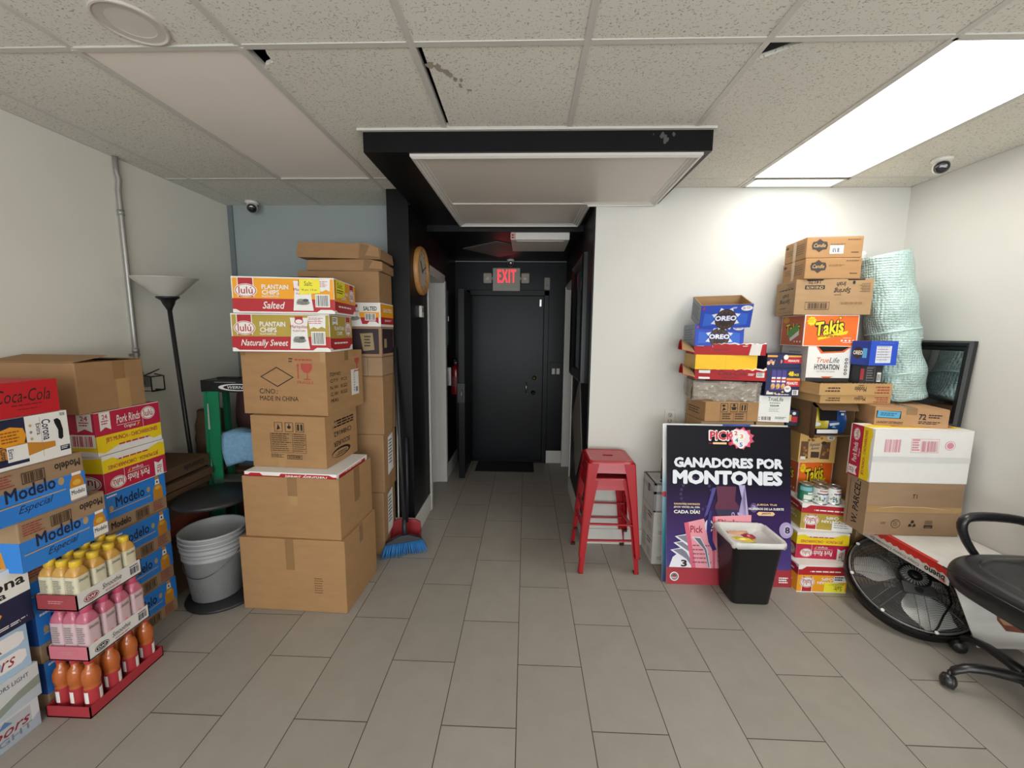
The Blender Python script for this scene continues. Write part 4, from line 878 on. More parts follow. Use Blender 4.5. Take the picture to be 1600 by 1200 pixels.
# second tower against the black pillar
NX = -.985
def ncart(label, z0, z1, w, deco=None, dx=0, mat=KRAFT2, yaw=0, d=.25, **k):
    return carton(k.pop('name', 'cardboard_box'), label, NX + dx - w / 2, 2.66, yaw, w, d, z1 - z0, z0, mat, deco, group='cartons against the black pillar', **k)
def white_lab(f):
    D = f('R'); D.poly([(.3, .25), (.75, .3), (.75, .95), (.35, .9)], WHITE); D.lines(.38, .4, .7, .85, NAVY, 8, fill=.4)
ncart('plain carton on the floor beside the broom, with a white label on its side', 0, .462, .50, white_lab, .0, flaps=False, tape=None)
ncart('plain carton second from the floor in the pile against the black pillar', .463, .880, .50, white_lab, .012, flaps=False, tape=None)
ncart('plain carton third from the floor in the pile against the black pillar', .881, 1.284, .50, None, .02, tape=None)
ncart('flat brown carton under the dark purple box against the black pillar', 1.285, 1.414, .50, lambda f: f('F').rect(.80, 0, .805, 1, KDARK), .02, mat=KRAFTG, tape=None)
def ppl(f):
    PU = ink('#33202a'); D = f('F'); D.rect(.02, .10, .965, .93, PU); D.poly([(.74, .2), (.90, .24), (.88, .80), (.70, .77)], ink('#9c8a62')); D.lines(.76, .3, .86, .7, PU, 4)
    D = f('R'); D.rect(.08, .10, .95, .93, PU); D.rect(.2, .3, .4, .6, ink('#9c8a62'))
ncart('dark purple printed box under the salted snack box against the pillar', 1.415, 1.617, .48, ppl, .02, mat=KRAFTG, flaps=False, tape=None)
def nsalt(f):
    D = f('F'); D.rect(0, 0, 1, 1, WHITE); D.rect(.5, .38, .98, .60, ORG); D.rect(.5, .1, .97, .38, RED); D.poly([(.78, 0), (.97, 0), (.97, .12), (.92, .22), (.84, .22)], WHITE); D.poly([(.5, .1), (.74, .1), (.70, .5), (.72, .95), (.5, .95)], WHITE)
    D.text('SALTED', .76, .66, .95, .84, BLACK, bold=.025); D.rect(.78, .25, .93, .55, WHITE); D.bars(.79, .28, .92, .53, BLACK, 14); D.rect(.6, .8, .68, .92, RED); D.ell(.62, .35, .09, .1, GREY); D.text('Plantain', .53, .6, .70, .7, RED)
    D = f('R'); D.rect(0, 0, 1, 1, WHITE); D.rect(0, .4, 1, .95, ORG); D.rect(0, .1, 1, .4, RED); D.text('SALTED', .2, .62, .9, .78, WHITE, bold=.02); D.lines(.3, .2, .9, .3, WHITE, 2)
ncart('white and orange salted snack box between cartons against the pillar', 1.618, 1.775, .48, nsalt, .02, mat=ink('#e6e2da'), flaps=False, tape=None, name='snack_box')
ncart('plain brown carton under the flat trays near the ceiling, against the pillar', 1.776, 1.978, .54, None, .015, tape=None)
for k, (lb, z0, h_, w_, yaw, ry) in enumerate([('lower flattened brown tray on the pile against the pillar', 1.980, .075, .50, 1.5, 0), ('uppermost bent brown tray on the pile against the pillar', 2.060, .10, .56, -2, 1.5)]):
    t = thing('carton_tray', lb, 'tray', (NX - w_ / 2 + .03, 2.80, z0), (0, radians(ry), radians(yaw)), 'flattened trays near the ceiling')
    q = MB(); w2, d2 = w_ / 2, .13
    P = [(-w2, 0), (-w2 - .006, h_ * .35), (-w2 + .004, h_ * .75), (-w2 + .01, h_), (w2 * .45, h_ * .96), (w2 * .55, h_ * 1.05), (w2 * .8, h_ * .9), (w2 - .01, h_ * .72), (w2, 0)] if k else [(-w2, 0), (-w2 + .006, h_ * .9), (w2 * .4, h_), (w2 * .62, h_ * 1.03), (w2, h_ * .8), (w2, 0)]
    q.loft([[(a, -d2, c) for a, c in P], [(a * .99, d2, c * .92) for a, c in P]], KRAFT2, smooth=False); q.build('body', t, bevel=.004)
    q = MB(); q.add([(w2 * .5, -d2 - .004, .004), (w2 + .004, -d2 - .002, .004), (w2 + .004, -d2 + .01, h_ * .7), (w2 * .55, -d2 - .008, h_ * .95)], [(0, 1, 2, 3)], KRAFTD); q.build('flap', t)

# broom, dustpan, stick
t = thing('broom', 'broom with blue bristles and black handle leaning on the black pillar', 'broom', (-.86, 2.70, 0)); BB = M('#24242a', .45, noise=.05)
hd, tp = Vector((.005, .01, .115)), Vector((-.098, .205, 1.475))
q = MB(); q.tube([hd, hd * .5 + tp * .5, tp], .0125, BB, n=10); q.build('handle', t)
q = MB(); q.tube([hd, hd + (tp - hd) * .09], [.022, .015], BB, n=10); q.build('socket', t)
q = MB(); X = Matrix.Rotation(radians(22), 4, 'Z')
q.loft([[(-.13, -.022, .085), (.13, -.022, .085), (.13, .022, .085), (-.13, .022, .085)], [(-.12, -.02, .10), (.12, -.02, .10), (.12, .02, .10), (-.12, .02, .10)], [(-.03, -.016, .135), (.03, -.016, .135), (.03, .016, .135), (-.03, .016, .135)]], M('#2c2d33', .45), smooth=False, X=X); q.build('head', t, bevel=.004)
q = MB(); rs = random.Random(4); BL = M('#2f7cc0', .7, noise=.25, scale=30)
for i in range(34):
    for j in range(3):
        u = i / 33; x0 = -.124 + .248 * u; y0 = -.015 + .015 * j; x1 = -.155 + .31 * u + rs.uniform(-.006, .006); y1 = y0 * 2.2 - .02 + rs.uniform(-.01, .01)
        q.tube([(x0, y0, .088), (x1 * .5 + x0 * .5, (y0 + y1) / 2, .05), (x1, y1, .004 + rs.uniform(0, .008))], [.0035, .0042, .003], BL, n=4, X=X)
tag(q.build('bristles', t), 'blue bristles', kind='stuff')
t = thing('dustpan', 'red dustpan with black upright handle behind the blue broom', 'dustpan', (-.875, 2.80, 0)); RP = M('#8e1f27', .4, noise=.08)
q = MB(); Xd = Matrix.Rotation(radians(-14), 4, 'X') @ Matrix.Rotation(radians(0), 4, 'Z')
q.loft([[(-.105, .0, .004), (.105, .0, .004), (.105, .012, .004), (-.105, .012, .004)], [(-.11, .02, .10), (.11, .02, .10), (.11, .032, .10), (-.11, .032, .10)], [(-.102, .03, .17), (.102, .03, .17), (.102, .042, .17), (-.102, .042, .17)], [(-.06, .035, .19), (.06, .035, .19), (.06, .045, .19), (-.06, .045, .19)]], RP, smooth=False)
q.box(-.11, -.02, .002, -.104, .03, .12, RP); q.box(.104, -.02, .002, .11, .03, .12, RP); q.build('pan', t, bevel=.003)
q = MB(); q.tube([(0, .03, .17), (.0, .06, .45), (-.01, .09, .80)], .011, BB, n=10); q.build('handle', t)
q = MB(); q.tube([(-.02, .0, 0), (-.018, .02, .06), (-.020, .06, 1.35)], .0075, M('#a9a8a6', .35, metal=.7), n=8); o = q.build('metal_rod'); o.location = (-.935, 2.858, .0)
tag(o, 'thin silver rod leaning between the cartons and the black pillar', 'rod')

# ================================================================== RED STOOLS
REDP = M('#a3111d', .3, noise=.06, scale=5, coat=.12)
def stool(label, x, y, z, hgt, yaw):
    t = thing('bar_stool', label, 'stool', (x, y, z), (0, 0, radians(yaw)), 'stacked red stools'); st, sb = .150, .195
    q = MB(); hw, hh_ = .027, .012
    def rr(r, n=6, s=.035): 
        P = []
        for cx, cy, a0 in ((1, 1, 0), (-1, 1, 90), (-1, -1, 180), (1, -1, 270)):
            for i in range(n + 1):
                a = radians(a0 + 90 * i / n); P.append((cx * (r - s) + s * cos(a), cy * (r - s) + s * sin(a)))
        return P
    N_ = len(rr(1)); hole = [(.034 * max(-1, min(1, 1.35 * cos(2 * pi * (i + 3.5) / N_))), .014 * max(-1, min(1, 1.35 * sin(2 * pi * (i + 3.5) / N_)))) for i in range(N_)]
    rings = [[(a, b, hgt - .05) for a, b in rr(st + .006)], [(a, b, hgt - .012) for a, b in rr(st)], [(a, b, hgt - .003) for a, b in rr(st - .004)], [(a, b, hgt) for a, b in rr(st - .014)], [(a, b, hgt - .004) for a, b in rr(st - .03)], [(a, b, hgt - .004) for a, b in hole], [(a, b, hgt - .012) for a, b in hole]]
    q.loft(rings, REDP, cap=False, smooth=False); q.build('seat', t)
    q = MB(); rings = [[(a, b, hgt - .05) for a, b in rr(st + .003)], [(a, b, hgt - .078) for a, b in rr(st + .008)], [(a, b, hgt - .078) for a, b in rr(st + .004)], [(a, b, hgt - .05) for a, b in rr(st - .001)]]
    q.loft(rings, REDP, cap=False, smooth=False); q.build('apron', t)
    zt = hgt - .016
    pos = lambda z: st + (sb - st) * (zt - z) / zt
    for sx in (-1, 1):
        for sy in (-1, 1):
            q = MB(); rings = []
            for z, wd_ in ((zt, .075), (hgt - .12, .062), (hgt * .55, .045), (.012, .030), (0, .030)):
                c = pos(z) + .006; e = Vector((sx * c, sy * c, z)); th = .0035; k = .010
                L_ = [(0 - wd_, 0), (-k, 0), (-k * .3, -k * .3), (0, -k), (0, -wd_), (-th, -wd_), (-th, -k - th), (-k - th, -th), (-wd_, -th)]
                R_ = [(e.x + sx * a, e.y + sy * b, z) for a, b in L_]
                rings.append(R_ if sx * sy > 0 else R_[::-1])
            q.loft(rings, REDP, smooth=False); q.build('leg', t)
    for zb, ax_ in ((.215, 0), (.275, 1)):
        for s in (-1, 1):
            c = pos(zb) - .008; q = MB()
            if ax_ == 0: q.box(-c, s * c - .011, zb, c, s * c + .011, zb + .009, REDP)
            else: q.box(s * c - .011, -c, zb, s * c + .011, c, zb + .009, REDP)
            q.build('footrest', t, bevel=.003)
    for sx in (-1, 1):
        for sy in (-1, 1):
            q = MB(); c = sb + .004; q.box(min(sx * c, sx * (c - .03)), min(sy * c, sy * (c - .03)), -.003, max(sx * c, sx * (c - .03)), max(sy * c, sy * (c - .03)), .012, M('#3a1a1c', .6)); q.build('foot_cap', t)
    return t
stool('lower red metal stool standing on the floor, nested under the other one', .565, 2.705, .004, .640, 1.5)
stool('upper red metal stool stacked on the other one, its seat slot showing', .572, 2.695, .122, .640, -1)

# ================================================================== WHITE BOXES BEHIND THE POSTERS
def wb(f):
    D = f('F'); D.text('TrueLife', .62, .70, .98, .88, BLACK, bold=.01); D.lines(.62, .5, .9, .6, GREY, 2); D.bars(.40, .08, .56, .28, DKBROWN, 10); D.lines(.15, .15, .3, .3, GREY, 3)
    D = f('L'); D.lines(.1, .2, .45, .8, GREY, 6); D.lines(.55, .15, .9, .45, GREY, 5); D.lines(.52, .6, .9, .85, BLACK, 2)
WBX = card('#d2d0cb')
carton('cardboard_box', 'white printed carton on the floor behind the left edge of the posters', 1.01, 2.645, 0, .235, .25, .187, 0, WBX, wb, tape=None, flaps=False, group='white cartons behind the posters')
carton('cardboard_box', 'white printed carton under the aluminium case, right of the stools', 1.008, 2.640, .6, .235, .25, .190, .188, WBX, wb, tape=None, flaps=False, group='white cartons behind the posters')
t = thing('aluminium_case', 'silver aluminium tool case on the white cartons beside the stools', 'case', (1.015, 2.765, .379)); ALU = M('#b4b5b5', .35, metal=.55, noise=.08); ALP = M('#c6c7c7', .45, noise=.06)
q = MB(); q.box(-.125, -.12, 0, .125, .12, .135, ALP); q.build('body', t)
q = MB(); q.box(-.125, -.12, .138, .125, .12, .20, ALP); q.build('lid', t)
q = MB()
for z in (.0, .127, .136, .19):
    q.box(-.128, -.123, z, .128, -.110, z + .01, ALU); q.box(-.128, .110, z, .128, .123, z + .01, ALU); q.box(-.128, -.123, z, -.115, .123, z + .01, ALU); q.box(.115, -.123, z, .128, .123, z + .01, ALU)
for sx in (-1, 1):
    for sy in (-1, 1): q.box(min(sx * .113, sx * .128), min(sy * .108, sy * .123), 0, max(sx * .113, sx * .128), max(sy * .108, sy * .123), .2, ALU)
q.build('edge_trim', t)
q = MB(); q.box(-.131, -.02, .11, -.126, .01, .16, M('#4a4a4b', .4, metal=.5)); q.build('latch', t)
q = MB(); q.tube([(-.05, -.05, .204), (.02, -.06, .206), (.05, -.01, .21), (-.02, .02, .208), (-.06, -.01, .206)], .004, M('#2a2a2c', .5), closed=True); o = q.build('cable_coil'); o.location = (1.0, 2.70, .378); tag(o, 'small coil of dark cable on the aluminium case', 'cable')
t = thing('spray_can', 'dark spray can with blue cap on the aluminium case', 'spray can', (.985, 2.745, .580))
q = MB(); q.lathe([(0, 0), (.026, 0), (.027, .004), (.027, .14), (.02, .155), (0, .157)], M('#3a2220', .3, noise=.2, scale=20, metal=.3)); q.build('body', t)
q = MB(); q.lathe([(.0275, .03), (.0275, .1)], M('#5a2c26', .4, noise=.3, scale=40), cap=False); q.build('label_band', t)
q = MB(); q.lathe([(.019, .155), (.019, .19), (.016, .196), (0, .196)], M('#2a3558', .4)); q.build('cap', t)
t = thing('wall_outlet', 'white double wall outlet above the aluminium case', 'outlet', (1.052, YB, .925))
q = MB(); q.box(-.037, -.008, 0, .037, 0, .118, M('#d3d0c8', .4)); q.build('plate', t, bevel=.003)
for z in (.036, .082):
    q = MB(); q.lathe([(.017, 0), (.017, .003), (0, .003)], M('#c9c6be', .4), X=Matrix.Translation((0, -.008, z)) @ Matrix.Rotation(pi / 2, 4, 'X'))
    for s in (-1, 1): q.box(s * .007 - .0015, -.0116, z - .002, s * .007 + .0015, -.0109, z + .009, BLACK)
    q.box(-.003, -.0116, z - .010, .003, -.0109, z - .005, BLACK); q.build('socket', t)

# ================================================================== POSTERS
def grad(name, stops, axis=2, rough=.4):
    m = bpy.data.materials.new(name); m.use_nodes = True; nt = m.node_tree; b = nt.nodes['Principled BSDF']; tc = nt.nodes.new('ShaderNodeTexCoord'); sx = nt.nodes.new('ShaderNodeSeparateXYZ')
    nt.links.new(tc.outputs['Object'], sx.inputs[0]); r = nt.nodes.new('ShaderNodeValToRGB'); e = r.color_ramp.elements
    while len(e) < len(stops): e.new(.5)
    for el, (p, c) in zip(e, stops): el.position = p; el.color = (*lin(c), 1)
    nt.links.new(sx.outputs[axis], r.inputs[0]); nt.links.new(r.outputs[0], b.inputs['Base Color']); b.inputs['Roughness'].default_value = .5; b.inputs['Specular IOR Level'].default_value = .2; return m
PW, PH = .785, 1.015; lean = atan2(.155, 1.0)
def board(name, label, x, y, w, h, mat, edge, dz=0, roll=0):
    t = thing(name, label, 'poster', (x, y, dz), (-lean, radians(roll), 0)); q = MB(); q.box(-w / 2, 0, 0, w / 2, .006, h, edge)
    q.add([(-w / 2, -.0005, 0), (w / 2, -.0005, 0), (w / 2, -.0005, h), (-w / 2, -.0005, h)], [(0, 1, 2, 3)], mat)
    return t, q, Deco(q, (-w / 2, -.0005, 0), (w, 0, 0), (0, 0, h), (0, -1, 0))
PUR = grad('poster_print', [(.0, '#5c5596'), (.16, '#4c3c7e'), (.40, '#3c265a'), (.62, '#1d142f'), (.75, '#100e18')])
t, q, D = board('poster', 'dark purple lottery poster reading ganadores por montones, leaning behind the bin', 1.313, 2.425, PW, PH, PUR, ink('#c9c7c4'))
PRED = ink('#a42d3a'); PK = ink('#e79aa6'); PK2 = ink('#d65f7a'); LAV = ink('#b7a9d6'); PNAVY = ink('#2a2470'); MID = ink('#3b2759'); CREAM = ink('#f0c795')
D.rect(0, 0, 1, .105, PRED)
D.ell(.065, .048, .036, .028, WHITE); D.ell(.065, .048, .029, .022, ink('#77777c')); D.ell(.066, .050, .012, .012, PRED); D.lines(.04, .034, .09, .044, WHITE, 2)
D.lines(.9, .02, .98, .06, WHITE, 3, fill=.6); 
# claw
for k in range(22):
    a = 2 * pi * k / 22; D.ell(.24 + .125 * cos(a), .565 + .10 * sin(a), .012, .010, MID)
D.poly([(.40, .62), (.56, .62), (.55, .53), (.58, .50), (.58, .475), (.39, .475), (.39, .50), (.41, .53)], ink('#5d2440'))
D.poly([(.39, .475), (.58, .475), (.56, .415), (.42, .415)], ink('#2b2347')); D.ell(.535, .445, .013, .014, LAV); D.ell(.535, .445, .007, .008, ink('#2b2347'))
D.poly([(.37, .61), (.40, .61), (.33, .44), (.30, .42)], ink('#4c4590')); D.poly([(.58, .63), (.63, .63), (.66, .43), (.59, .46), (.575, .445), (.64, .43)], LAV); D.poly([(.57, .445), (.67, .405), (.655, .43), (.57, .46)], LAV)
D.ell(.70, .49, .03, .03, ink('#5b4a85')); D.text('3', .685, .475, .715, .505, LAV, bold=.02)
# tickets
D.poly([(.02, .107), (.05, .17), (.10, .20), (.16, .20), (.20, .16), (.23, .107)], ink('#e8e6ee'))
for k, (u, v) in enumerate([(.03, .215), (.055, .26), (.065, .30)]):
    D.poly([(u, v), (u + .12, v + .02), (u + .17 - .01 * k, v - .04), (u + .20, .107), (u + .175, .107), (u + .13, v - .07)], ink('#e9e6ee')); D.poly([(u + .02, v), (u + .11, v + .012), (u + .155, v - .045), (u + .19, .109), (u + .178, .109), (u + .13, v - .055)], ink('#7f7f92'))
D.text('3', .115, .112, .165, .155, BLACK, bold=.04)
D.poly([(.14, .385), (.30, .415), (.40, .12), (.40, .107), (.20, .107), (.17, .25)], PK); D.poly([(.14, .385), (.175, .392), (.235, .107), (.20, .107), (.17, .25)], PK2)
D.text('Pick', .19, .325, .29, .37, ink('#a01f3c'), bold=.02); D.lines(.21, .12, .36, .25, ink('#8c4a5c'), 5, fill=.3)
D.poly([(.37, .43), (.68, .445), (.665, .107), (.37, .107)], PK); D.poly([(.37, .43), (.39, .43), (.39, .107), (.37, .107)], PK2); D.text('Pick', .41, .375, .58, .415, ink('#c2506a'), bold=.02); D.lines(.41, .13, .62, .3, ink('#8c4a5c'), 6, fill=.3)
D.poly([(.20, .30), (.27, .30), (.33, .22), (.355, .107), (.335, .107), (.30, .22)], ink('#d9d6e0')); D.poly([(.22, .295), (.27, .292), (.32, .22), (.345, .109), (.337, .109), (.305, .22)], ink('#6b6b7c'))
D.ell(.34, .37, .035, .04, ink('#d7d2e2')); D.text('2', .335, .35, .375, .39, BLACK, bold=.04)
D.poly([(.345, .47), (.325, .40), (.32, .34), (.335, .27), (.37, .215), (.40, .225), (.37, .28), (.355, .34), (.355, .41), (.365, .46)], PNAVY)
D.ell(.955, .355, .055, .05, ink('#b3a2cf')); D.ell(.965, .355, .03, .032, ink('#c9bcdf')); D.text('8', .945, .335, .985, .375, BLACK, bold=.03)
# lettering
D.text('PICK', .335, .905, .55, .975, WHITE, bold=.07); D.text('PICK', .345, .912, .54, .968, ink('#c8243f'), bold=.035)
D.rect(.37, .885, .48, .897, CREAM); D.rect(.335, .889, .365, .892, ink('#c8243f')); D.ell(.51, .890, .016, .012, ink('#c8243f'))
D.star(.60, .925, .105, .072, 11, .78, ink('#d6506c')); D.star(.595, .925, .075, .058, 11, .9, ink('#e9d9de'))
for tx, u, v, c in (('2', .555, .957, '#c8243f'), ('3', .60, .937, '#e08a3c'), ('4', .56, .913, '#2f8f86'), ('5', .595, .885, '#2a62b0')):
    D.ell(u, v, .030, .025, WHITE); D.text(tx, u - .013, v - .013, u + .013, v + .013, ink(c), bold=.03)
D.text('GANADORES POR', .055, .735, .93, .80, ink('#dfe4ea'), bold=.055); D.text('MONTONES', .045, .630, .925, .72, ink('#e3e8ee'), bold=.06)
D.text('GANADORES SORTEADOS', .055, .500, .265, .511, CREAM, bold=.03); D.text('¡DOS VECES AL DÍA', .055, .478, .265, .494, WHITE, bold=.03); D.text('CADA DÍA!', .055, .445, .265, .472, WHITE, bold=.04)
D.text('JUEGA TUS', .72, .503, .88, .517, CREAM, bold=.03); D.text('NÚMEROS DE LA SUERTE', .655, .478, .935, .496, WHITE, bold=.035); D.poly([(.72, .455), (.735, .467), (.85, .467), (.865, .455), (.85, .443), (.735, .443)], CREAM); D.text('¡HOY!', .76, .448, .83, .463, ink('#3b2759'), bold=.04)
q.build('panel', t)
BACKP = grad('back_poster_print', [(.0, '#3a3f6a'), (.30, '#2f7f96'), (.62, '#8fb6c4'), (.74, '#dfe3e4')])
t, q, D = board('poster', 'white and blue poster standing directly behind the dark purple one', 1.303, 2.450, .80, 1.02, BACKP, ink('#d2d0cd'))
D.rect(.48, .965, .70, 1, ink('#2b57b8')); D.poly([(.70, .965), (.78, .965), (.70, 1)], ink('#7fb0d8')); D.rect(.70, .965, .97, .992, ink('#d8c84a')); D.poly([(.72, .97), (.8, .99), (.86, .99), (.8, .97)], ink('#2f4f9a')); D.poly([(.24, .965), (.29, .965), (.265, .985)], GREY); D.ell(.015, .55, .02, .018, ink('#b3323f'))
q.build('panel', t)

# ================================================================== WASTE BIN
t = thing('waste_bin', 'black plastic waste bin with a white liner in front of the posters', 'bin', (1.357, 2.333, 0)); BINB = M('#17181a', .42, noise=.12, bump=.04, scale=60)
def rrect(w, d, s, z, n=6):
    P = []
    for cx, cy, a0 in ((1, 1, 0), (-1, 1, 90), (-1, -1, 180), (1, -1, 270)):
        for i in range(n + 1):
            a = radians(a0 + 90 * i / n); P.append((cx * (w / 2 - s) + s * cos(a), cy * (d / 2 - s) + s * sin(a), z))
    return P
q = MB(); q.loft([rrect(.215, .17, .03, 0), rrect(.225, .18, .03, .008), rrect(.285, .245, .035, .375), rrect(.30, .26, .035, .377), rrect(.303, .262, .035, .395), rrect(.292, .252, .035, .397), rrect(.279, .239, .033, .37), rrect(.215, .172, .03, .015)], BINB); q.build('body', t)
LIN_ = M('#dcdad6', .35, noise=.08, scale=9, bump=.25, trans=.1, coat=.2)
q = MB(); rs = random.Random(9); N_ = len(rrect(1, 1, .1, 0))
def crum(P, amp, za): return [(x + rs.uniform(-amp, amp), y + rs.uniform(-amp, amp), z + rs.uniform(-za, za)) for x, y, z in P]
q.loft([crum(rrect(.314, .273, .04, .379), .004, .010), crum(rrect(.316, .276, .04, .393), .004, .004), crum(rrect(.313, .272, .04, .404), .003, .003), crum(rrect(.300, .259, .04, .410), .003, .003), crum(rrect(.276, .238, .04, .402), .003, .003), crum(rrect(.255, .215, .04, .34), .008, .008), crum(rrect(.225, .185, .04, .28), .008, .008), crum(rrect(.12, .1, .03, .272), .01, .008)], LIN_); q.build('liner', t)
def wrapper(name, label, loc, w, d, h, mat, rot, seed):
    rnd = random.Random(seed); q = MB(); rows = []
    for j in range(7):
        v = j / 6; rows.append([((u - .5) * w, (v - .5) * d * (1 + .1 * sin(6 * u)), h * sin(pi * u) * sin(pi * v) + rnd.uniform(0, .008)) for u in [i / 9 for i in range(10)]])
    q.loft(rows, mat, closed=False, cap=False); o = q.build(name); o.location = loc; o.rotation_euler = rot
    m = o.modifiers.new('thickness', 'SOLIDIFY'); m.thickness = .002; return tag(o, label, 'wrapper')
wrapper('snack_wrapper', 'crumpled yellow wrapper lying in the waste bin', (1.315, 2.303, .362), .16, .06, .025, M('#e3c62a', .3, coat=.4, noise=.1), (.25, 0, -.25), 1)
wrapper('snack_wrapper', 'crumpled red wrapper lying in the waste bin', (1.365, 2.343, .360), .10, .07, .03, M('#a8323f', .3, coat=.4, noise=.2), (.2, 0, -.1), 2)
wrapper('paper_scrap', 'pale orange paper scrap at the back of the waste bin', (1.325, 2.380, .365), .13, .06, .02, M('#dca98a', .5, noise=.1), (.3, 0, .1), 3)

# ================================================================== PILE BY THE WHITE WALL (COOKIE BOXES, RED TRAYS)
for k, (xx, ww) in enumerate(((1.330, .34), (1.603, .18))):
    for j in range(2):
        carton('cardboard_box', '%s brown carton hidden behind the posters, %s' % (('lower', 'upper')[j], ('left one', 'right one')[k]), xx, 2.625, 0, ww, .275, .512, .514 * j, KRAFT, None, tape=None)
def picto(f):
    D = f('F')
    for k in range(3):
        u = .28 + .18 * k; D.frame(u, .50, u + .14, .94, BLACK, .008, .025)
        if k == 0: D.ell(u + .06, .82, .03, .06, BLACK); D.poly([(u + .03, .55), (u + .11, .62), (u + .06, .74)], BLACK)
        elif k == 1: D.poly([(u + .02, .75), (u + .12, .75), (u + .10, .6), (u + .04, .6)], BLACK); D.rect(u + .05, .78, u + .09, .9, BLACK)
        else: D.rect(u + .03, .58, u + .055, .86, BLACK); D.rect(u + .085, .58, u + .11, .86, BLACK)
    D.frame(.28, .02, .78, .46, DKBROWN, .005, .015); D.rect(.53, .02, .535, .46, DKBROWN); D.lines(.32, .08, .5, .42, DKBROWN, 3); D.lines(.56, .08, .75, .42, DKBROWN, 3, seed=6)
    D = f('L'); D.lines(.15, .2, .8, .6, BLACK, 3, fill=.4); D.rect(.05, .7, .3, 1, TAPE)
carton('cardboard_box', 'brown carton with three handling pictograms just above the posters', 1.338, 2.60, 3, .350, .27, .128, 1.0285, KRAFTO, picto, tape=None, flaps=False)
# clear plastic-wrapped tray base
t = thing('wrapped_tray', 'cardboard tray wrapped in clear crinkled plastic under the red flaps', 'tray', (1.33, 2.775, 1.158), (0, 0, radians(-10)), )
q = MB(); w, d, h_ = .385, .26, .130; th = .004
q.box(-w / 2, -d / 2, 0, w / 2, d / 2, .006, KRAFTD); q.box(-w / 2, -d / 2, 0, -w / 2 + th, d / 2, h_, KRAFTD); q.box(w / 2 - th, -d / 2, 0, w / 2, d / 2, h_, KRAFTD); q.box(-w / 2, d / 2 - th, 0, w / 2, d / 2, h_, KRAFTD); q.box(-w / 2, -d / 2, 0, w / 2, -d / 2 + th, h_ * .9, card('#a39686')); q.build('tray_body', t)
q = MB(); rs = random.Random(12); rows = []
for j in range(10):
    v = j / 9; rows.append([(-w / 2 - .012 + (w + .024) * u, -d / 2 - .008 - rs.uniform(0, .030), .0 + (h_ + .0) * v) for u in [i / 22 for i in range(23)]])
PLAS = M('#c9c4bd', .06, noise=.1, scale=18, bump=.8, alpha=.36, coat=1.)
q.loft(rows, PLAS, closed=False, cap=False, smooth=False)
rows = []
for j in range(6):
    v = j / 5; rows.append([(-w / 2 - .008 - rs.uniform(0, .012), -d / 2 + d * u, h_ * v) for u in [i / 10 for i in range(11)]])
q.loft(rows, PLAS, closed=False, cap=False, smooth=False); tag(q.build('plastic_film', t), 'clear crinkled plastic film')
def red_tray(label, x, y, z, yaw, hh, seed, text):
    t = thing('torn_tray', label, 'tray', (x, y, z), (0, 0, radians(yaw)), group='torn red soda trays'); CR = M('#a8141c', .5, noise=.08, scale=8, spec=.3); rs = random.Random(seed)
    w, d = .425, .26; q = MB(); n = 26
    top = [hh * (.82 + .18 * rs.random()) for i in range(n + 1)]
    fr = []
    q.add([(-w / 2 + w * i / n, -d / 2 - .012 * sin(pi * i / n) * 0, z_) for i in range(n + 1) for z_ in (0, top[i])], [(2 * i, 2 * i + 2, 2 * i + 3, 2 * i + 1) for i in range(n)], CR)
    q.add([(-w / 2 + w * i / n, -d / 2 + .006, z_) for i in range(n + 1) for z_ in (.004, top[i] - .002)], [(2 * i, 2 * i + 1, 2 * i + 3, 2 * i + 2) for i in range(n)], INNER)
    # torn white edge
    q.add([(-w / 2 + w * i / n, -d / 2 + (0.0 if k == 0 else .016), top[i] + (0 if k == 0 else .012 * rs.random())) for i in range(n + 1) for k in (0, 1)], [(2 * i, 2 * i + 2, 2 * i + 3, 2 * i + 1) for i in range(n)], ink('#e2dcd6'))
    D = Deco(q, (-w / 2, -d / 2, 0), (w, 0, 0), (0, 0, hh), (0, -1, 0))
    if text: D.text('Coca-Cola', .34, .42, .72, .80, BLACK, shear=.3, bold=.0); D.lines(.40, .12, .66, .3, ink('#6e0d14'), 2); D.rect(.06, .05, .22, .22, WHITE); D.rect(.06, .55, .22, .80, WHITE); D.rect(.86, .3, .97, .72, ink('#d9d4ce')); D.lines(.87, .36, .96, .68, BLACK, 4, fill=.5); D.lines(.75, .4, .84, .6, WHITE, 2)
    else: D.poly([(.77, 0), (.92, 0), (.94, .9), (.80, .95)], ink('#d9d4ce')); D.poly([(.04, .72), (.14, .72), (.13, .9), (.05, .9)], WHITE); D.lines(.28, .35, .55, .5, ink('#6e0d14'), 2); D.lines(.68, .7, .76, .8, WHITE, 2)
    q.box(-w / 2, -d / 2 + .006, 0, w / 2, d / 2, .004, INNER); q.box(w / 2 - .004, -d / 2, 0, w / 2, d / 2, hh * .9, CR); q.box(-w / 2, d / 2 - .004, 0, w / 2, d / 2, hh * .8, CR); q.box(-w / 2, -d / 2, 0, -w / 2 + .004, d / 2, hh * .55, CR)
    q.build('body', t)
    q = MB(); n_ = 9; rings = []
    for u, r1, dx in ((0, 1., 0), (.5, 1.02, -.03), (1, .85, -.072)):
        rings.append([(-w / 2 + dx, -d / 2 - .01 + .17 * i / n_ * r1 + .02 * u, hh * (.15 + .1 * u) + hh * .9 * sin(pi * i / n_) ** .6 * (.5 + .5 * u) + .008 * u) for i in range(n_ + 1)])
    q.loft(rings, CR, closed=False, cap=False); q.loft([[(x + .003, y, z_ + .002) for x, y, z_ in r] for r in rings], INNER, closed=False, cap=False)
    q.build('torn_flap', t)
    return t
red_tray('torn red cardboard tray with black script, lower of the two red trays', 1.345, 2.755, 1.296, -11, .076, 3, True)
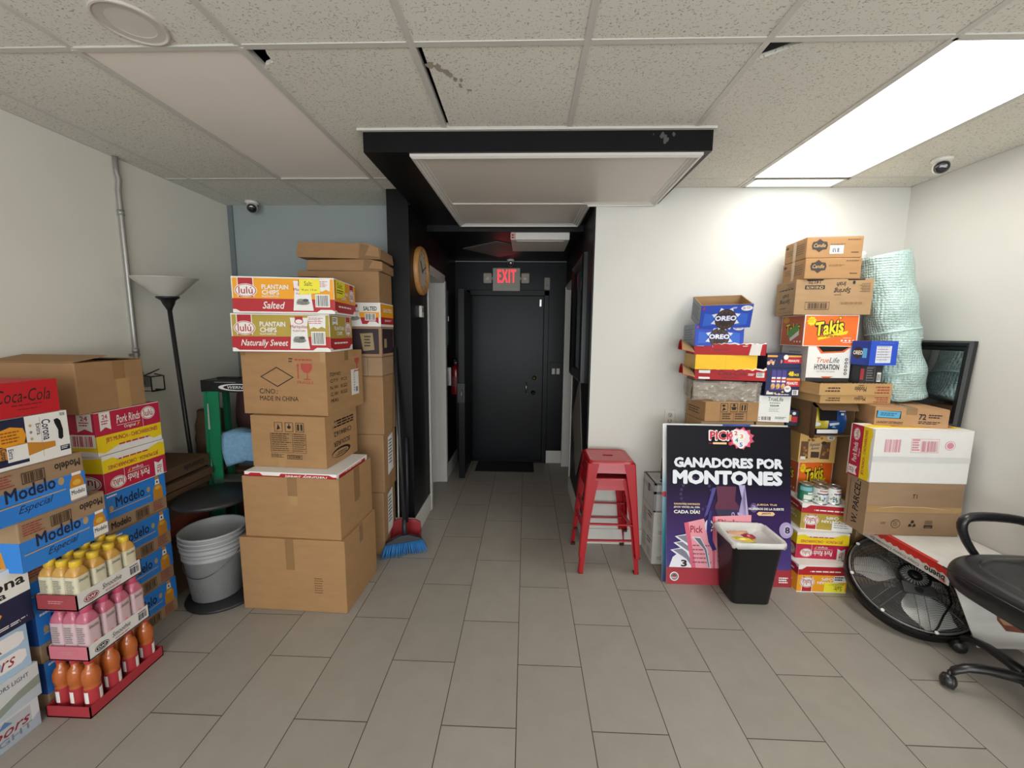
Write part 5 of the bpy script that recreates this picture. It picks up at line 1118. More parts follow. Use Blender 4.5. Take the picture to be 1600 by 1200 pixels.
def yel(f): f('F').rect(0, 0, 1, 1, ink('#f0bd14')); f('F').rect(.495, 0, .5, 1, ink('#d9a810')); f('L').rect(0, 0, 1, 1, ink('#c9a55a'))
carton('cardboard_box', 'flat plain yellow box between the two torn red trays', 1.290, 2.63, -6, .375, .24, .094, 1.364, ink('#f0bd14'), yel, tape=None, flaps=False)
red_tray('torn red cardboard tray with a white patch, upper of the two red trays', 1.330, 2.755, 1.459, -11, .075, 6, False)
COOKB = ink('#2346b4')
def oreo(f):
    D = f('F'); D.rect(0, 0, 1, 1, COOKB)
    for u in (.06, .72): D.poly([(u, .1), (u + .2, .14), (u + .2, .6), (u + .02, .66)], ink('#2f62c8'))
    D.star(.50, .40, .30, .52, 8, .68, ink('#dfe3ee')); D.ell(.50, .38, .21, .44, ink('#33231c')); D.ell(.50, .38, .19, .39, ink('#4a362c')); D.ell(.50, .38, .165, .33, ink('#33231c'))
    for k in range(12):
        a = 2 * pi * k / 12; D.ell(.50 + .15 * cos(a), .38 + .30 * sin(a), .012, .03, ink('#5a463c'))
    D.text('OREO', .27, .30, .73, .56, ink('#1c3fae'), bold=.09); D.text('OREO', .29, .32, .71, .54, WHITE, bold=.045)
    D.poly([(.02, .82), (.06, .96), (.08, .84)], ink('#c8243f')); D.ell(.88, .84, .11, .11, WHITE); D.text('30', .80, .79, .85, .89, COOKB, bold=.02); D.lines(.87, .79, .96, .9, GREY, 2); D.lines(.62, .82, .70, .9, WHITE, 2)
    D = f('L'); D.rect(0, 0, 1, 1, ink('#8d919c')); D.lines(.1, .2, .9, .8, ink('#6a6f7a'), 5)
    f('R').rect(0, 0, 1, 1, COOKB)
open_carton('cookie_box', 'lower blue cookie box, sunk into the upper torn red tray', 1.243, 2.645, -4, .300, .22, .138, 1.512, COOKB, oreo, inner=INNER, rx=-2)
open_carton('cookie_box', 'upper blue cookie box, open and tilted at the top of the left pile', 1.262, 2.628, -9, .300, .23, .150, 1.668, COOKB, oreo, inner=INNER, ry=-2, rx=19)
# white soda-free boxes next to it
def tlw(f):
    D = f('F'); D.rect(0, 0, 1, 1, ink('#e6e6e2')); D.text('TrueLife', .28, .80, .76, .96, ink('#2c5a40'), bold=.012); D.lines(.34, .70, .70, .75, GREY, 1, fill=.8); D.rect(.36, .60, .64, .66, ink('#3a6a4a')); D.lines(.38, .615, .62, .645, WHITE, 1); D.lines(.34, .36, .70, .54, GREY, 3, fill=.3); D.bars(.12, .06, .42, .2, ink('#6a4444'), 14); D.lines(.55, .1, .92, .2, ink('#44645a'), 2)
    for v in (.08, .16): D.ell(.05, v, .02, .025, GREY)
carton('drink_box', 'white printed drink box under the peanut boxes, just above the posters', 1.612, 2.615, -6, .190, .25, .170, 1.0285, ink('#e6e6e2'), tlw, tape=None, flaps=False)
def pea(f, big=True):
    PN = ink('#1d2450'); D = f('F'); D.rect(0, 0, 1, 1, PN)
    if big:
        for k in range(3):
            u = .14 + .15 * k; D.poly([(u, .22), (u + .16, .22), (u + .15, .92), (u + .03, .94)], ink('#4b3f8c')); D.rect(u + .025, .50, u + .14, .68, WHITE); D.rect(u + .02, .56, u + .145, .62, ink('#c02a30')); D.ell(u + .08, .36, .06, .1, ink('#e0b26a')); D.ell(u + .06, .3, .03, .05, ink('#c08a48'))
        for u, v in ((.08, .16), (.30, .10), (.42, .08), (.52, .16)): D.ell(u, v, .035, .035, ink('#d8b48a'))
        D.text('48', .64, .72, .80, .90, YEL, bold=.05); D.text('PACK', .81, .73, .96, .82, YEL, bold=.04)
        D.rect(.60, .58, 1, .66, ink('#e6a13a')); D.rect(.60, .36, 1, .58, ink('#c8222e')); D.text('PEANUTS', .62, .42, .94, .53, WHITE, bold=.04); D.ell(.66, .27, .10, .12, WHITE); D.lines(.6, .23, .72, .31, NAVY, 2); D.rect(.80, .06, .98, .24, WHITE); D.bars(.83, .08, .95, .22, BLACK, 8); D.lines(.04, .05, .26, .14, WHITE, 1, fill=.9); D.lines(.3, .05, .74, .08, WHITE, 1, fill=.9)
    else:
        D.rect(.0, .78, 1, .92, ink('#e6a13a')); D.rect(.3, .78, .5, .92, PN); D.rect(.5, .35, 1, .72, ink('#c8222e')); D.text('PEANUTS', .62, .45, .94, .60, WHITE, bold=.04); D.ell(.55, .78, .07, .18, WHITE)
        for k in range(6): D.ell(.05 + .07 * k, .35 + .12 * (k % 2), .05, .14, ink('#cf8a78') if k % 2 else ink('#e0c0a0'))
        D.poly([(.2, .2), (.4, .2), (.4, .7), (.25, .7)], PN)
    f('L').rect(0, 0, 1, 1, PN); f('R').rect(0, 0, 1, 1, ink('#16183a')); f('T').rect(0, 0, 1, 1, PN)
carton('peanut_box', 'navy peanut box with yellow 48 pack lettering, beside the torn red trays', 1.640, 2.60, -5, .200, .18, .180, 1.200, NAVY, pea, tape=None, flaps=False)
carton('peanut_box', 'low navy peanut box with a red band, topmost beside the torn red trays', 1.640, 2.605, -3, .205, .18, .088, 1.381, NAVY, lambda f: pea(f, False), tape=None, flaps=False)

# ================================================================== PILE IN THE RIGHT CORNER
pf = dict(flaps=False, tape=None)
WHB = ink('#e6e3de')
def rl1(f):
    plantain_side(f('F', 180), ORG, 1); plantain_side(f('L', 180), ORG, 1); D = f('F'); D.k = 26; D.poly([(.54, .04), (.96, .02), (.96, .34), (.54, .40)], STICKY); E = f('F', 180); E.k = D.k + 2; E.text('Salt:', .10, .74, .26, .92, BLACK); E.lines(.06, .64, .4, .70, DKBROWN, 2, fill=.3); D.poly([(.72, .62), (.98, .66), (.97, .40), (.72, .38)], WHITE); D.lines(.74, .44, .94, .6, BLACK, 2, fill=.6)
carton('snack_box', 'salted plantain chip box upside down on the floor, a yellow note at its corner', 1.858, 2.382, 0, .300, .24, .180, 0, WHB, rl1, **pf)
carton('snack_box', 'pink pork rind box upside down between two plantain chip boxes', 1.888, 2.450, -2.8, .310, .26, .177, .181, WHB, lambda f: pork(f, 'F', 'L', flip=True), **pf)
def rl3(f): plantain_side(f('F', 180), OLIVE, 1); plantain_side(f('L', 180), OLIVE, 1); D = f('F'); D.k = 26; D.poly([(.60, .02), (.99, .06), (.99, .40), (.72, .34), (.60, .38)], WHITE); D.lines(.64, .1, .96, .34, GREY, 3, fill=.35)
carton('snack_box', 'olive plantain chip box upside down with food cans standing on it', 1.918, 2.477, -8, .295, .28, .171, .359, WHB, rl3, **pf)
def can(label, x, y, kind, rz):
    t = thing('food_can', label, 'can', (x, y, .5305), (0, 0, rz), 'food cans on the olive snack box'); r, h_ = .041, .112; TIN = M('#b9b9b6', .25, metal=.85)
    q = MB(); q.lathe([(0, .003), (r - .003, .003), (r, 0), (r + .001, .003), (r - .001, .006), (r - .001, h_ - .006), (r + .001, h_ - .003), (r, h_), (r - .003, h_ - .001), (r - .004, h_ - .004), (r * .6, h_ - .004), (r * .58, h_ - .003), (0, h_ - .003)], TIN, n=32); q.build('body', t)
    q = MB(); n = 32; LB = {'w': '#e4e4e0', 'g': '#2e7a5c', 'b': '#d8d3cd'}[kind]; q.lathe([(r + .0004, .009), (r + .0004, h_ - .009)], ink(LB), n=n, cap=False)
    def patch(a0, a1, z0, z1, mat, lay=1):
        rr = r + .0005 + .0003 * lay; k = 6
        q.add([(rr * sin(a0 + (a1 - a0) * i / k), -rr * cos(a0 + (a1 - a0) * i / k), z) for i in range(k + 1) for z in (z0, z1)], [(2 * i, 2 * i + 2, 2 * i + 3, 2 * i + 1) for i in range(k)], mat)
    if kind != 'g':
        patch(-1.6, 1.6, .062, .066, ink('#2a4f9c')); patch(-.8, 1.0, .067, .074, ink('#2a3f6c'), 2); patch(-.5, .6, .084, .096, ink('#c98f86'))
        rnd = random.Random(int(x * 1000))
        for i in range(26):
            a = rnd.uniform(-1.4, 1.4); z = rnd.uniform(.014, .046); patch(a, a + .22, z, z + .010, ink(rnd.choice(['#6f8a4a', '#4f74b8', '#8fb0d8', '#3d5f3a', '#e9efe9'])), 2 + i % 3)
    else:
        patch(-1.5, .2, .07, .095, ink('#7fb8c8')); patch(-.9, .4, .015, .045, ink('#e2e4dc')); patch(-.4, .9, .05, .062, ink('#e2e4dc'), 2)
    q.build('label_band', t)
can('green and white food can at the left of the can group', 1.828, 2.560, 'g', .1)
can('white and blue food can at the front left of the can group', 1.885, 2.512, 'w', -.2)
can('white and blue food can at the front right of the can group', 1.968, 2.517, 'w', .3)
can('food can with a brownish lid behind the two front cans', 1.928, 2.590, 'b', .5)
TKO = ink('#ee6a1c')
def takis(f, side='L', sticker=True):
    D = f('F'); D.rect(0, 0, 1, 1, WHITE); D.rect(.015, .02, .985, .975, TKO); D.star(.13, .80, .09, .15, 9, .8, YEL); D.lines(.06, .74, .19, .87, ink('#c07a10'), 3, fill=.4)
    for a, m, bo in ((.0, BLACK, .13), (.012, YEL, .03)):
        D.text('Takis', .19 + a * 1.4, .28 + a * 2, .75 - a * 1.4, .78 - a * 2, m, bold=bo, slope=.14)
    D.ell(.655, .905, .035, .045, BLACK); D.ell(.655, .905, .024, .03, YEL); D.poly([(.28, .20), (.80, .40), (.82, .48), (.80, .50), (.27, .27)], YEL); D.lines(.34, .28, .72, .36, ink('#b0761a'), 1, fill=.8)
    for k in range(4): D.ell(.72 + .07 * k, .19, .02, .03, WHITE)
    D.lines(.74, .25, .90, .28, WHITE, 1); D.lines(.74, .1, .92, .14, WHITE, 1)
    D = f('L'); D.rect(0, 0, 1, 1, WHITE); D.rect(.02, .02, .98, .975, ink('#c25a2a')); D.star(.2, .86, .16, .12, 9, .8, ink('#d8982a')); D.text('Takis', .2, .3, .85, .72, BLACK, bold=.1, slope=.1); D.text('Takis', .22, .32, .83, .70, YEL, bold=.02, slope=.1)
    if sticker: D.poly([(.30, .45), (.72, .72), (.80, .52), (.40, .24)], ink('#5aa04a')); D.poly([(.42, .24), (.80, .50), (.82, .36), (.46, .14)], WHITE)
    for k in range(3): D.ell(.65 + .12 * k, .14, .03, .03, WHITE)
carton('snack_box', 'orange rolled chip box behind the food cans, below the cookie box', 1.955, 2.670, 4, .236, .21, .220, .5305, TKO, lambda f: takis(f, sticker=False), **pf)
def famous(f):
    D = f('F'); D.rect(0, 0, 1, 1, ink('#e0b56c')); D.rect(.04, .12, .84, .70, ink('#6d4c34')); D.ell(.84, .84, .11, .09, WHITE); D.text('42', .79, .80, .89, .87, BLACK, bold=.02)
    D.poly([(.26, .10), (.58, .12), (.62, .70), (.24, .72)], ink('#d0ac78')); D.text('Famous', .28, .52, .56, .64, ink('#33405a'), bold=.02, shear=.3, slope=.05); D.text('Amos', .31, .41, .54, .51, ink('#33405a'), bold=.02, shear=.3, slope=.04); D.rect(.33, .16, .56, .36, ink('#4a3420')); D.ell(.66, .66, .07, .06, ink('#3c2c22'))
    rnd = random.Random(3)
    for i in range(22):
        u, v = (rnd.uniform(.22, .62), rnd.uniform(.74, .90)) if i < 12 else ((rnd.uniform(.06, .22), rnd.uniform(.2, .55)) if i < 17 else (rnd.uniform(.62, .80), rnd.uniform(.2, .45)))
        D.ell(u, v, .035, .04, ink(rnd.choice(['#b98548', '#8f5f30', '#a9743c']))); D.ell(u + .01, v, .008, .01, ink('#3c2414'))
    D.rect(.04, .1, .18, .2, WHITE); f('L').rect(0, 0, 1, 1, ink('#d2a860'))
carton('cookie_box', 'tan cookie box with number 42 and brown photo panel, above the orange chip box', 1.938, 2.650, -3.4, .227, .24, .202, .7515, ink('#e0b56c'), famous, **pf)
# open carton lying on its side with bags inside
t = thing('cardboard_box', 'open dark brown carton on its side holding a yellow and blue bag', 'box', (1.938, 2.69, .9545)); q = MB(); w, d, h_ = .27, .28, .225; th = .005
q.box(-w / 2, -d / 2, 0, w / 2, d / 2, th, KRAFTD); q.box(-w / 2, -d / 2, h_ - th, w / 2, d / 2, h_, KRAFTD); q.box(-w / 2, -d / 2, th, -w / 2 + th, d / 2, h_ - th, KRAFTD); q.box(w / 2 - th, -d / 2, th, w / 2, d / 2, h_ - th, KRAFTD); q.box(-w / 2, d / 2 - th, 0, w / 2, d / 2, h_, KDARK); q.build('body', t)
q = MB(); q.loft([[(-w / 2, -d / 2, h_ * .02), (-w / 2, -d / 2, h_ * .98)], [(-w / 2 - .03, -d / 2 - .05, h_ * .0), (-w / 2 - .03, -d / 2 - .05, h_ * .95)], [(-w / 2 - .03, -d / 2 - .09, h_ * .05), (-w / 2 - .03, -d / 2 - .09, h_ * .85)]], KDARK, closed=False, cap=False); q.build('flap', t)
q = MB(); q.add([(-w / 2 + .01, -d / 2 - .0, h_), (w / 2, -d / 2, h_), (w / 2 - .02, -d / 2 - .055, h_ - .05), (-w / 2 + .02, -d / 2 - .06, h_ - .045)], [(0, 1, 2, 3)], KRAFTD); q.build('flap', t)
t = thing('snack_bag', 'yellow and blue snack bag inside the open dark carton', 'bag', (1.955, 2.62, .961), (radians(-6), 0, 0))
YB_ = M('#d8c23a', .35, noise=.1, coat=.3); BB_ = M('#2a5fae', .35, noise=.12, coat=.3)
q = MB(); rows = []
def bagrows(x0, x1): return [[(x0 + (x1 - x0) * i / 8, -.025 * sin(pi * min(1, max(0, j / 8))) - .006 * sin(5 * i), .165 * j / 8) for i in range(9)] for j in range(9)]
q.loft(bagrows(-.115, .0), YB_, closed=False, cap=False); q.loft(bagrows(.0, .12), BB_, closed=False, cap=False); q.box(-.115, .0, 0, .12, .05, .16, BB_)
D = Deco(q, (-.115, -.036, 0), (.235, 0, 0), (0, 0, .165), (0, -1, 0)); D.rect(.22, .50, .68, .97, BLKH); D.ell(.13, .36, .13, .08, WHITE); D.poly([(.48, .40), (.74, .44), (.74, .36), (.50, .30)], ink('#dfe6ee')); D.poly([(.54, .24), (.60, .33), (.66, .22)], ink('#7fb0e0')); D.rect(.78, .72, .86, .8, WHITE); D.rect(.74, .86, .90, .89, WHITE)
q.build('bag_body', t)
carton('small_box', 'small white and navy box lying in front of the yellow and blue bag', 1.925, 2.565, 3, .135, .03, .035, .9605, NAVY, lambda f: f('F').rect(0, .3, 1, 1, WHITE), **pf)
carton('peanut_box', 'small navy peanut box standing between the white drink box and the dark carton flap', 1.745, 2.63, -10, .07, .10, .105, 1.0, NAVY, lambda f: (f('F').rect(.1, .3, .4, .7, ink('#e0b26a')), f('F').rect(.45, .25, .9, .6, ink('#c8222e')), f('F').ell(.6, .8, .15, .1, WHITE)), **pf)
def modt(f):
    D = f('F', 180); D.text('Modelo', .36, .24, .52, .70, DKBROWN, bold=.02); D.lines(.72, .2, .94, .7, DKBROWN, 2, fill=.5); D.lines(.04, .12, .26, .85, REDINK, 3, fill=.5); D.lines(.40, .1, .48, .18, DKBROWN, 1, fill=.9)
TRK = card('#c09a68')
def flat_tray(label, x, y, yaw, w, d, h_, z0, f):
    t = open_carton('carton_tray', label, x, y, yaw, w, d, h_, z0, TRK, modt, group='shallow beer trays', cat='tray')
    q = MB(); n = 40; q.add([(-w / 2 + w * i / n, -d / 2 - .0004, h_ + (0 if k == 0 else .004 * (i % 2))) for i in range(n + 1) for k in (0, 1)], [(2 * i, 2 * i + 2, 2 * i + 3, 2 * i + 1) for i in range(n)], TRK); q.build('torn_edge', t); return t
flat_tray('lower shallow brown tray with upside-down lettering under the drink box pile', 2.003, 2.475, 3.0, .435, .26, .052, 1.1805, modt)
flat_tray('upper shallow brown tray with upside-down lettering under the drink box pile', 1.988, 2.460, 4.5, .455, .27, .070, 1.2335, modt)
def hyd(f):
    OR2 = ink('#d8622c'); D = f('F'); D.rect(0, 0, 1, 1, ink('#e8e6e2')); D.rect(0, 0, 1, .11, ink('#2a2829')); D.poly([(.34, .15), (.64, .15), (.56, .11), (.40, .11)], OR2)
    D.poly([(.18, 1), (.98, 1), (.82, .84), (.30, .80)], OR2); D.poly([(.22, 1), (.94, 1), (.78, .88), (.34, .85)], BLKH)
    D.text('True', .22, .54, .50, .69, OR2, bold=.012, shear=.2); D.text('Life', .51, .54, .74, .69, ink('#6a6a6c'), bold=.012, shear=.2); D.text('HYDRATION', .18, .34, .75, .50, ink('#2d2c2e'), bold=.028); D.text('ELECTROLYTE DRINK', .24, .27, .66, .31, GREY, bold=.01)
    for k in range(5): D.ell(.90, .64 - .10 * k, .035, .04, ink('#2d2c2e')); D.ell(.90, .64 - .10 * k, .015, .02, WHITE)
    D = f('L'); D.rect(0, 0, 1, 1, ink('#b9b5b0')); D.lines(.3, .75, .8, .85, GREY, 1)
open_carton('drink_box', 'white hydration drink box with a dark hand opening, under the orange chip box', 1.872, 2.545, -2.3, .255, .27, .217, 1.3045, ink('#e8e6e2'), hyd)
carton('snack_box', 'large orange rolled chip box with a green sticker on its side, in the tall pile', 1.868, 2.550, -6.4, .301, .27, .192, 1.5225, TKO, takis, **pf)
def irish(f):
    D = f('F', 180); D.text('Irish', .35, .07, .47, .20, BLACK, bold=.02, shear=.2, slope=.02); D.text('Spring', .28, .22, .50, .40, BLACK, bold=.02, shear=.2, slope=.02); D.text('14170', .68, .03, .84, .13, BLACK, bold=.015); D.rect(.62, .17, .88, .28, BLACK); D.text('CP-0114170', .64, .19, .86, .265, ink('#c9a97a'), bold=.02); D.frame(.54, .64, .86, .86, BLACK, .004, .012); D.bars(.57, .67, .83, .83, DKBROWN, 22); D.lines(.12, .62, .42, .70, ink('#8a6a44'), 1, fill=.7)
    D.ell(.25, .10, .018, .05, BLACK); D.lines(.04, .1, .18, .36, DKBROWN, 6, fill=.3); D.lines(.40, .42, .5, .45, BLACK, 1)
    E = f('F'); E.poly([(.13, .995), (.36, .995), (.35, .96), (.15, .955)], BLKH); E.poly([(.66, .995), (.89, .995), (.885, .965), (.68, .96)], BLKH)
    D = f('L', 180); D.text('Irish', .30, .36, .62, .48, BLACK, bold=.02, shear=.2, slope=.02); D.text('Spring', .22, .50, .78, .66, BLACK, bold=.02, shear=.2, slope=.02); D.lines(.1, .05, .5, .2, DKBROWN, 3, fill=.3); D.lines(.1, .22, .9, .26, BLACK, 1, fill=.9); D.lines(.4, .76, .8, .80, BLACK, 1); D.lines(.1, .9, .9, .92, DKBROWN, 1)
carton('cardboard_box', 'tan soap carton with upside-down black lettering above the orange chip box', 1.856, 2.545, -10, .410, .27, .212, 1.7155, KRAFT, irish, **pf)
def candle(f, lab):
    D = f('F'); D.poly([(.09, .60), (.11, .78), (.17, .80), (.23, .92), (.29, .80), (.36, .78), (.38, .60), (.36, .42), (.29, .40), (.23, .28), (.17, .40), (.11, .42)], ink('#3a3028')); D.text('Candle', .13, .52, .34, .70, ink('#c9a97a'), shear=.3)
    D.lines(.42, .58, .72, .68, DKBROWN, 2, fill=.35); D.lines(.72, .84, .96, .88, DKBROWN, 1, fill=.8); D.rect(.80, .24, .93, .28, DKBROWN)
    if lab: D.rect(.42, .20, .66, .60, WHITE); D.bars(.46, .26, .62, .48, NAVY, 8)
    D = f('L'); D.ell(.12, .80, .07, .07, BLACK); D.lines(.12, .3, .45, .6, DKBROWN, 3, fill=.3); D.lines(.55, .2, .92, .75, DKBROWN, 5, fill=.3, seed=8); D.rect(.42, .0, .56, 1, TAPEC)
carton('cardboard_box', 'lower golden brown candle carton near the top of the tall pile', 1.838, 2.545, -6, .309, .26, .122, 1.9285, KRAFTO, lambda f: candle(f, False), **pf)
carton('cardboard_box', 'golden brown candle carton with a white barcode sticker, topmost of the tall pile', 1.836, 2.548, -6.4, .307, .25, .124, 2.0515, KRAFTO, lambda f: candle(f, True), tape='nx')
def dp(f):
    D = f('F'); D.rect(0, 0, 1, 1, ink('#2b2a30')); D.rect(0, .2, .16, .8, ink('#a8323a')); D.lines(.3, .2, .6, .85, GREY, 5, fill=.4); D.frame(.28, .15, .64, .9, GREY, .01, .02); D.rect(.76, .1, .94, .6, WHITE); D.bars(.78, .15, .92, .5, BLACK, 6)
carton('peanut_box', 'small dark box with nutrition panel under the bright blue cookie box', 2.078, 2.475, 3, .135, .12, .112, 1.3045, ink('#2b2a30'), dp, **pf)
def bluec(f):
    BC = ink('#2450c8'); D = f('F'); D.rect(0, 0, 1, 1, BC); D.rect(.22, .10, .78, .80, ink('#dfe3ee'))
    for k in range(5): D.rect(.24, .24 + .11 * k, .76, .245 + .11 * k, GREY)
    for k in range(2): D.rect(.40 + .18 * k, .12, .405 + .18 * k, .78, GREY)
    D.lines(.25, .14, .75, .78, GREY, 6, fill=.25); D.lines(.3, .88, .9, .93, ink('#5f80da'), 1)
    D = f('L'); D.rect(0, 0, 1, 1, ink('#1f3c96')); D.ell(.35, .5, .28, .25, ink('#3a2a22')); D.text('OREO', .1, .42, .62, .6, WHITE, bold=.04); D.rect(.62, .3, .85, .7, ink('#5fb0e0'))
open_carton('cookie_box', 'bright blue cookie box showing its nutrition panel, right of the hydration box', 2.098, 2.432, 10, .185, .11, .142, 1.4175, ink('#2450c8'), bluec)
# hidden cartons that carry the rolls
carton('cardboard_box', 'brown carton on the floor hidden in the corner behind the fan', 2.325, 2.485, 0, .42, .40, .53, 0, KRAFT, None, tape=None)
carton('cardboard_box', 'brown carton in the corner hidden behind the large white box', 2.325, 2.485, 0, .42, .40, .536, .531, KRAFT, None, tape=None)
def t1(f):
    D = f('F'); D.text('T1', .47, .71, .52, .79, BLACK, bold=.01); D.ell(.33, .22, .05, .085, DKBROWN); D.ell(.33, .22, .043, .072, KRAFTG); D.lines(.30, .17, .36, .27, DKBROWN, 4, fill=.5)
    for k in range(3):
        a = pi / 2 + k * 2 * pi / 3; cu, cv = .505 + .025 * cos(a), .22 + .045 * sin(a); D.poly([(cu - .018, cv - .03), (cu + .018, cv - .02), (cu + .012, cv + .03), (cu - .014, cv + .025)], BLACK)
    D.ell(.505, .215, .012, .02, KRAFTG)
    D.rect(.63, .15, .72, .21, BLACK); D.rect(.645, .165, .705, .175, KRAFTG); D.rect(.64, .22, .71, .28, ink('#7a6248')); D.poly([(.63, .25), (.64, .30), (.71, .30), (.72, .25)], ink('#7a6248')); D.lines(.17, .2, .23, .25, DKBROWN, 2, fill=.4); D.rect(0, .44, 1, .56, TAPEC); D.poly([(.08, .50), (.3, .545), (.6, .54), (.9, .50), (.6, .555), (.3, .56)], ink('#cbb08a'))
    D = f('L', 90); D.text('W. PARCEL:', .12, .34, .96, .62, BLACK, bold=.02, shear=.15); D.rect(.05, .82, .95, .84, DKBROWN)
carton('cardboard_box', 'brown carton with small T1 and recycling marks under the large white box', 2.236, 2.272, 0, .530, .150, .314, .4455, KRAFTG, t1, **pf)
PKI = ink('#d88a9a')
def r4(f):
    D = f('F'); D.bars(.11, .58, .28, .82, PKI, 18); D.frame(.38, .58, .66, .84, PKI, .003, .006); D.lines(.39, .60, .47, .83, PKI, 5, fill=.6); D.bars(.48, .60, .65, .80, PKI, 20, seed=6); D.ell(.775, .72, .052, .085, PKI); D.ell(.775, .72, .046, .075, WHITE); D.ell(.775, .72, .036, .06, PKI); D.rect(0, .40, 1, .50, ink('#d3d2cf'))
    D = f('L', 90); D.rect(0, 0, 1, 1, WHITE); D.rect(0, .44, 1, .96, CRIM); D.poly([(0, .09), (.1, .04), (.3, .12), (.75, .12), (.88, .06), (1, .12), (1, .45), (0, .45)], YEL); lulu_logo(D, .82, .72, .12, .14, tab=False); D.text('Pork Rinds', .28, .62, .66, .82, WHITE, bold=.012, shear=.15); D.text('Original', .40, .50, .56, .58, WHITE); D.text("JB'S MUNCH - CHICHARRONES", .08, .24, .94, .38, CRIM, bold=.012); ribbon(D, .03, .55, .17, .38)
    D = f('T'); D.rect(0, 0, 1, 1, WHITE); D.rect(.02, .3, .98, .7, YEL); D.rect(.3, .5, .95, 1, CRIM)
carton('snack_box', 'large snack box turned with its blank white side out and pink print at the left', 2.236, 2.270, 0, .535, .165, .308, .7605, ink('#e4e2de'), r4, **pf)
def laun(f):
    D = f('F'); LBL_ = ink('#4f9fc8'); D.rect(.02, .42, .36, .82, BLACK); D.poly([(.03, .45), (.34, .45), (.35, .79), (.04, .82)], LBL_); D.lines(.08, .52, .32, .72, ink('#2a5f86'), 2, fill=.6); D.text('LAUNDRY DETERGENT', .03, .12, .40, .26, BLACK, bold=.01); D.text('72', .60, .42, .70, .74, BLACK, bold=.03); D.lines(.73, .48, .92, .72, BLACK, 2, fill=.5); D.lines(.60, .16, .92, .34, BLACK, 2, fill=.5)
    f('L').lines(.1, .2, .4, .9, BLACK, 5)
carton('cardboard_box', 'brown laundry detergent carton on the large white box, bubble wrap standing on it', 2.222, 2.345, -13, .350, .31, .110, 1.0695, card('#b48c66'), laun, tape='y')
# bubble wrap roll
def bubble_mat():
    m = bpy.data.materials.new('bubble_wrap'); m.use_nodes = True; nt = m.node_tree; b = nt.nodes['Principled BSDF']; N = nt.nodes.new; Lk = nt.links.new
    tc = N('ShaderNodeTexCoord'); v = N('ShaderNodeTexVoronoi'); v.inputs['Scale'].default_value = 70; v.inputs['Randomness'].default_value = .25; Lk(tc.outputs['Object'], v.inputs['Vector'])
    n = N('ShaderNodeTexNoise'); n.inputs['Scale'].default_value = 9; n.inputs['Detail'].default_value = 4; Lk(tc.outputs['Object'], n.inputs['Vector'])
    mx = N('ShaderNodeMix'); mx.data_type = 'RGBA'; mx.inputs[6].default_value = (*lin('#9cbcb6'), 1); mx.inputs[7].default_value = (*lin('#c6dcd7'), 1); Lk(n.outputs['Fac'], mx.inputs[0]); Lk(mx.outputs[2], b.inputs['Base Color'])
    bp = N('ShaderNodeBump'); bp.inputs['Strength'].default_value = .75; bp.inputs['Distance'].default_value = .012; bp.invert = True; Lk(v.outputs['Distance'], bp.inputs['Height']); Lk(bp.outputs[0], b.inputs['Normal'])
    b.inputs['Roughness'].default_value = .22; b.inputs['Coat Weight'].default_value = .4; b.inputs['Specular IOR Level'].default_value = .6
    return m
BUB = bubble_mat()
def roll(name, label, cat, p0, p1, radii, mat, seed, crease=.016, core=.03):
    t = thing(name, label, cat, p0); ax = Vector(p1) - Vector(p0); L = ax.length; R = ax.normalized().to_track_quat('Z', 'Y').to_matrix().to_4x4(); rnd = random.Random(seed); n = 48; rings = []; ns = 44
    ph = [rnd.uniform(0, 6.28) for _ in range(8)]
    for j in range(ns + 1):
        v = j / ns; k = v * (len(radii) - 1); i0 = min(int(k), len(radii) - 2); r0 = radii[i0] + (radii[i0 + 1] - radii[i0]) * (k - i0)
        rings.append([((r0 + crease * (.5 * sin(26 * v + 2 * sin(a + ph[0]) + ph[1]) * (1 - v * .75) + .4 * sin(3 * a + 9 * v + ph[2]) * (1 - v * .6) + .2 * sin(7 * a + 17 * v + ph[3]))) * cos(a), (r0 + crease * (.5 * sin(26 * v + 2 * sin(a + ph[0]) + ph[1]) * (1 - v * .75) + .4 * sin(3 * a + 9 * v + ph[2]) * (1 - v * .6) + .2 * sin(7 * a + 17 * v + ph[3]))) * sin(a), v * L) for a in [2 * pi * i / n for i in range(n)]])
    rt = rings[-1]; rings.append([(x * .85, y * .85, L - .004) for x, y, z in rt]); rings.append([(core * cos(2 * pi * i / n), core * sin(2 * pi * i / n), L - .012) for i in range(n)]); rings.append([(core * .96 * cos(2 * pi * i / n), core * .96 * sin(2 * pi * i / n), L - .12) for i in range(n)])
    q = MB(); q.loft(rings, mat, X=R); q.build('sheet', t)
    return t, R, L
t, R, L = roll('bubble_wrap_roll', 'tall pale green bubble wrap roll leaning in the right corner', 'bubble wrap', (2.368, 2.60, 1.205), (2.178, 2.60, 2.085), [.125, .128, .132, .128, .126, .120, .115], BUB, 5)
q = MB(); 
for v in (.18, .40, .47):
    r_ = .130 if v > .3 else .133; q.tube([(r_ * cos(2 * pi * i / 40), r_ * sin(2 * pi * i / 40), v * L + .015 * sin(2 * pi * i / 40 + 2)) for i in range(40)], .006, M('#bcd8cf', .2, coat=.5, noise=.1), closed=True, n=6, X=R)
q.build('tape_band', t)
roll('foam_roll', 'narrow white foam roll standing behind the pale green bubble wrap', 'foam roll', (2.29, 2.818, 1.072), (2.155, 2.818, 2.13), [.07, .072, .07], M('#dedddb', .4, noise=.04, bump=.1, scale=6), 3, crease=.003, core=.02)
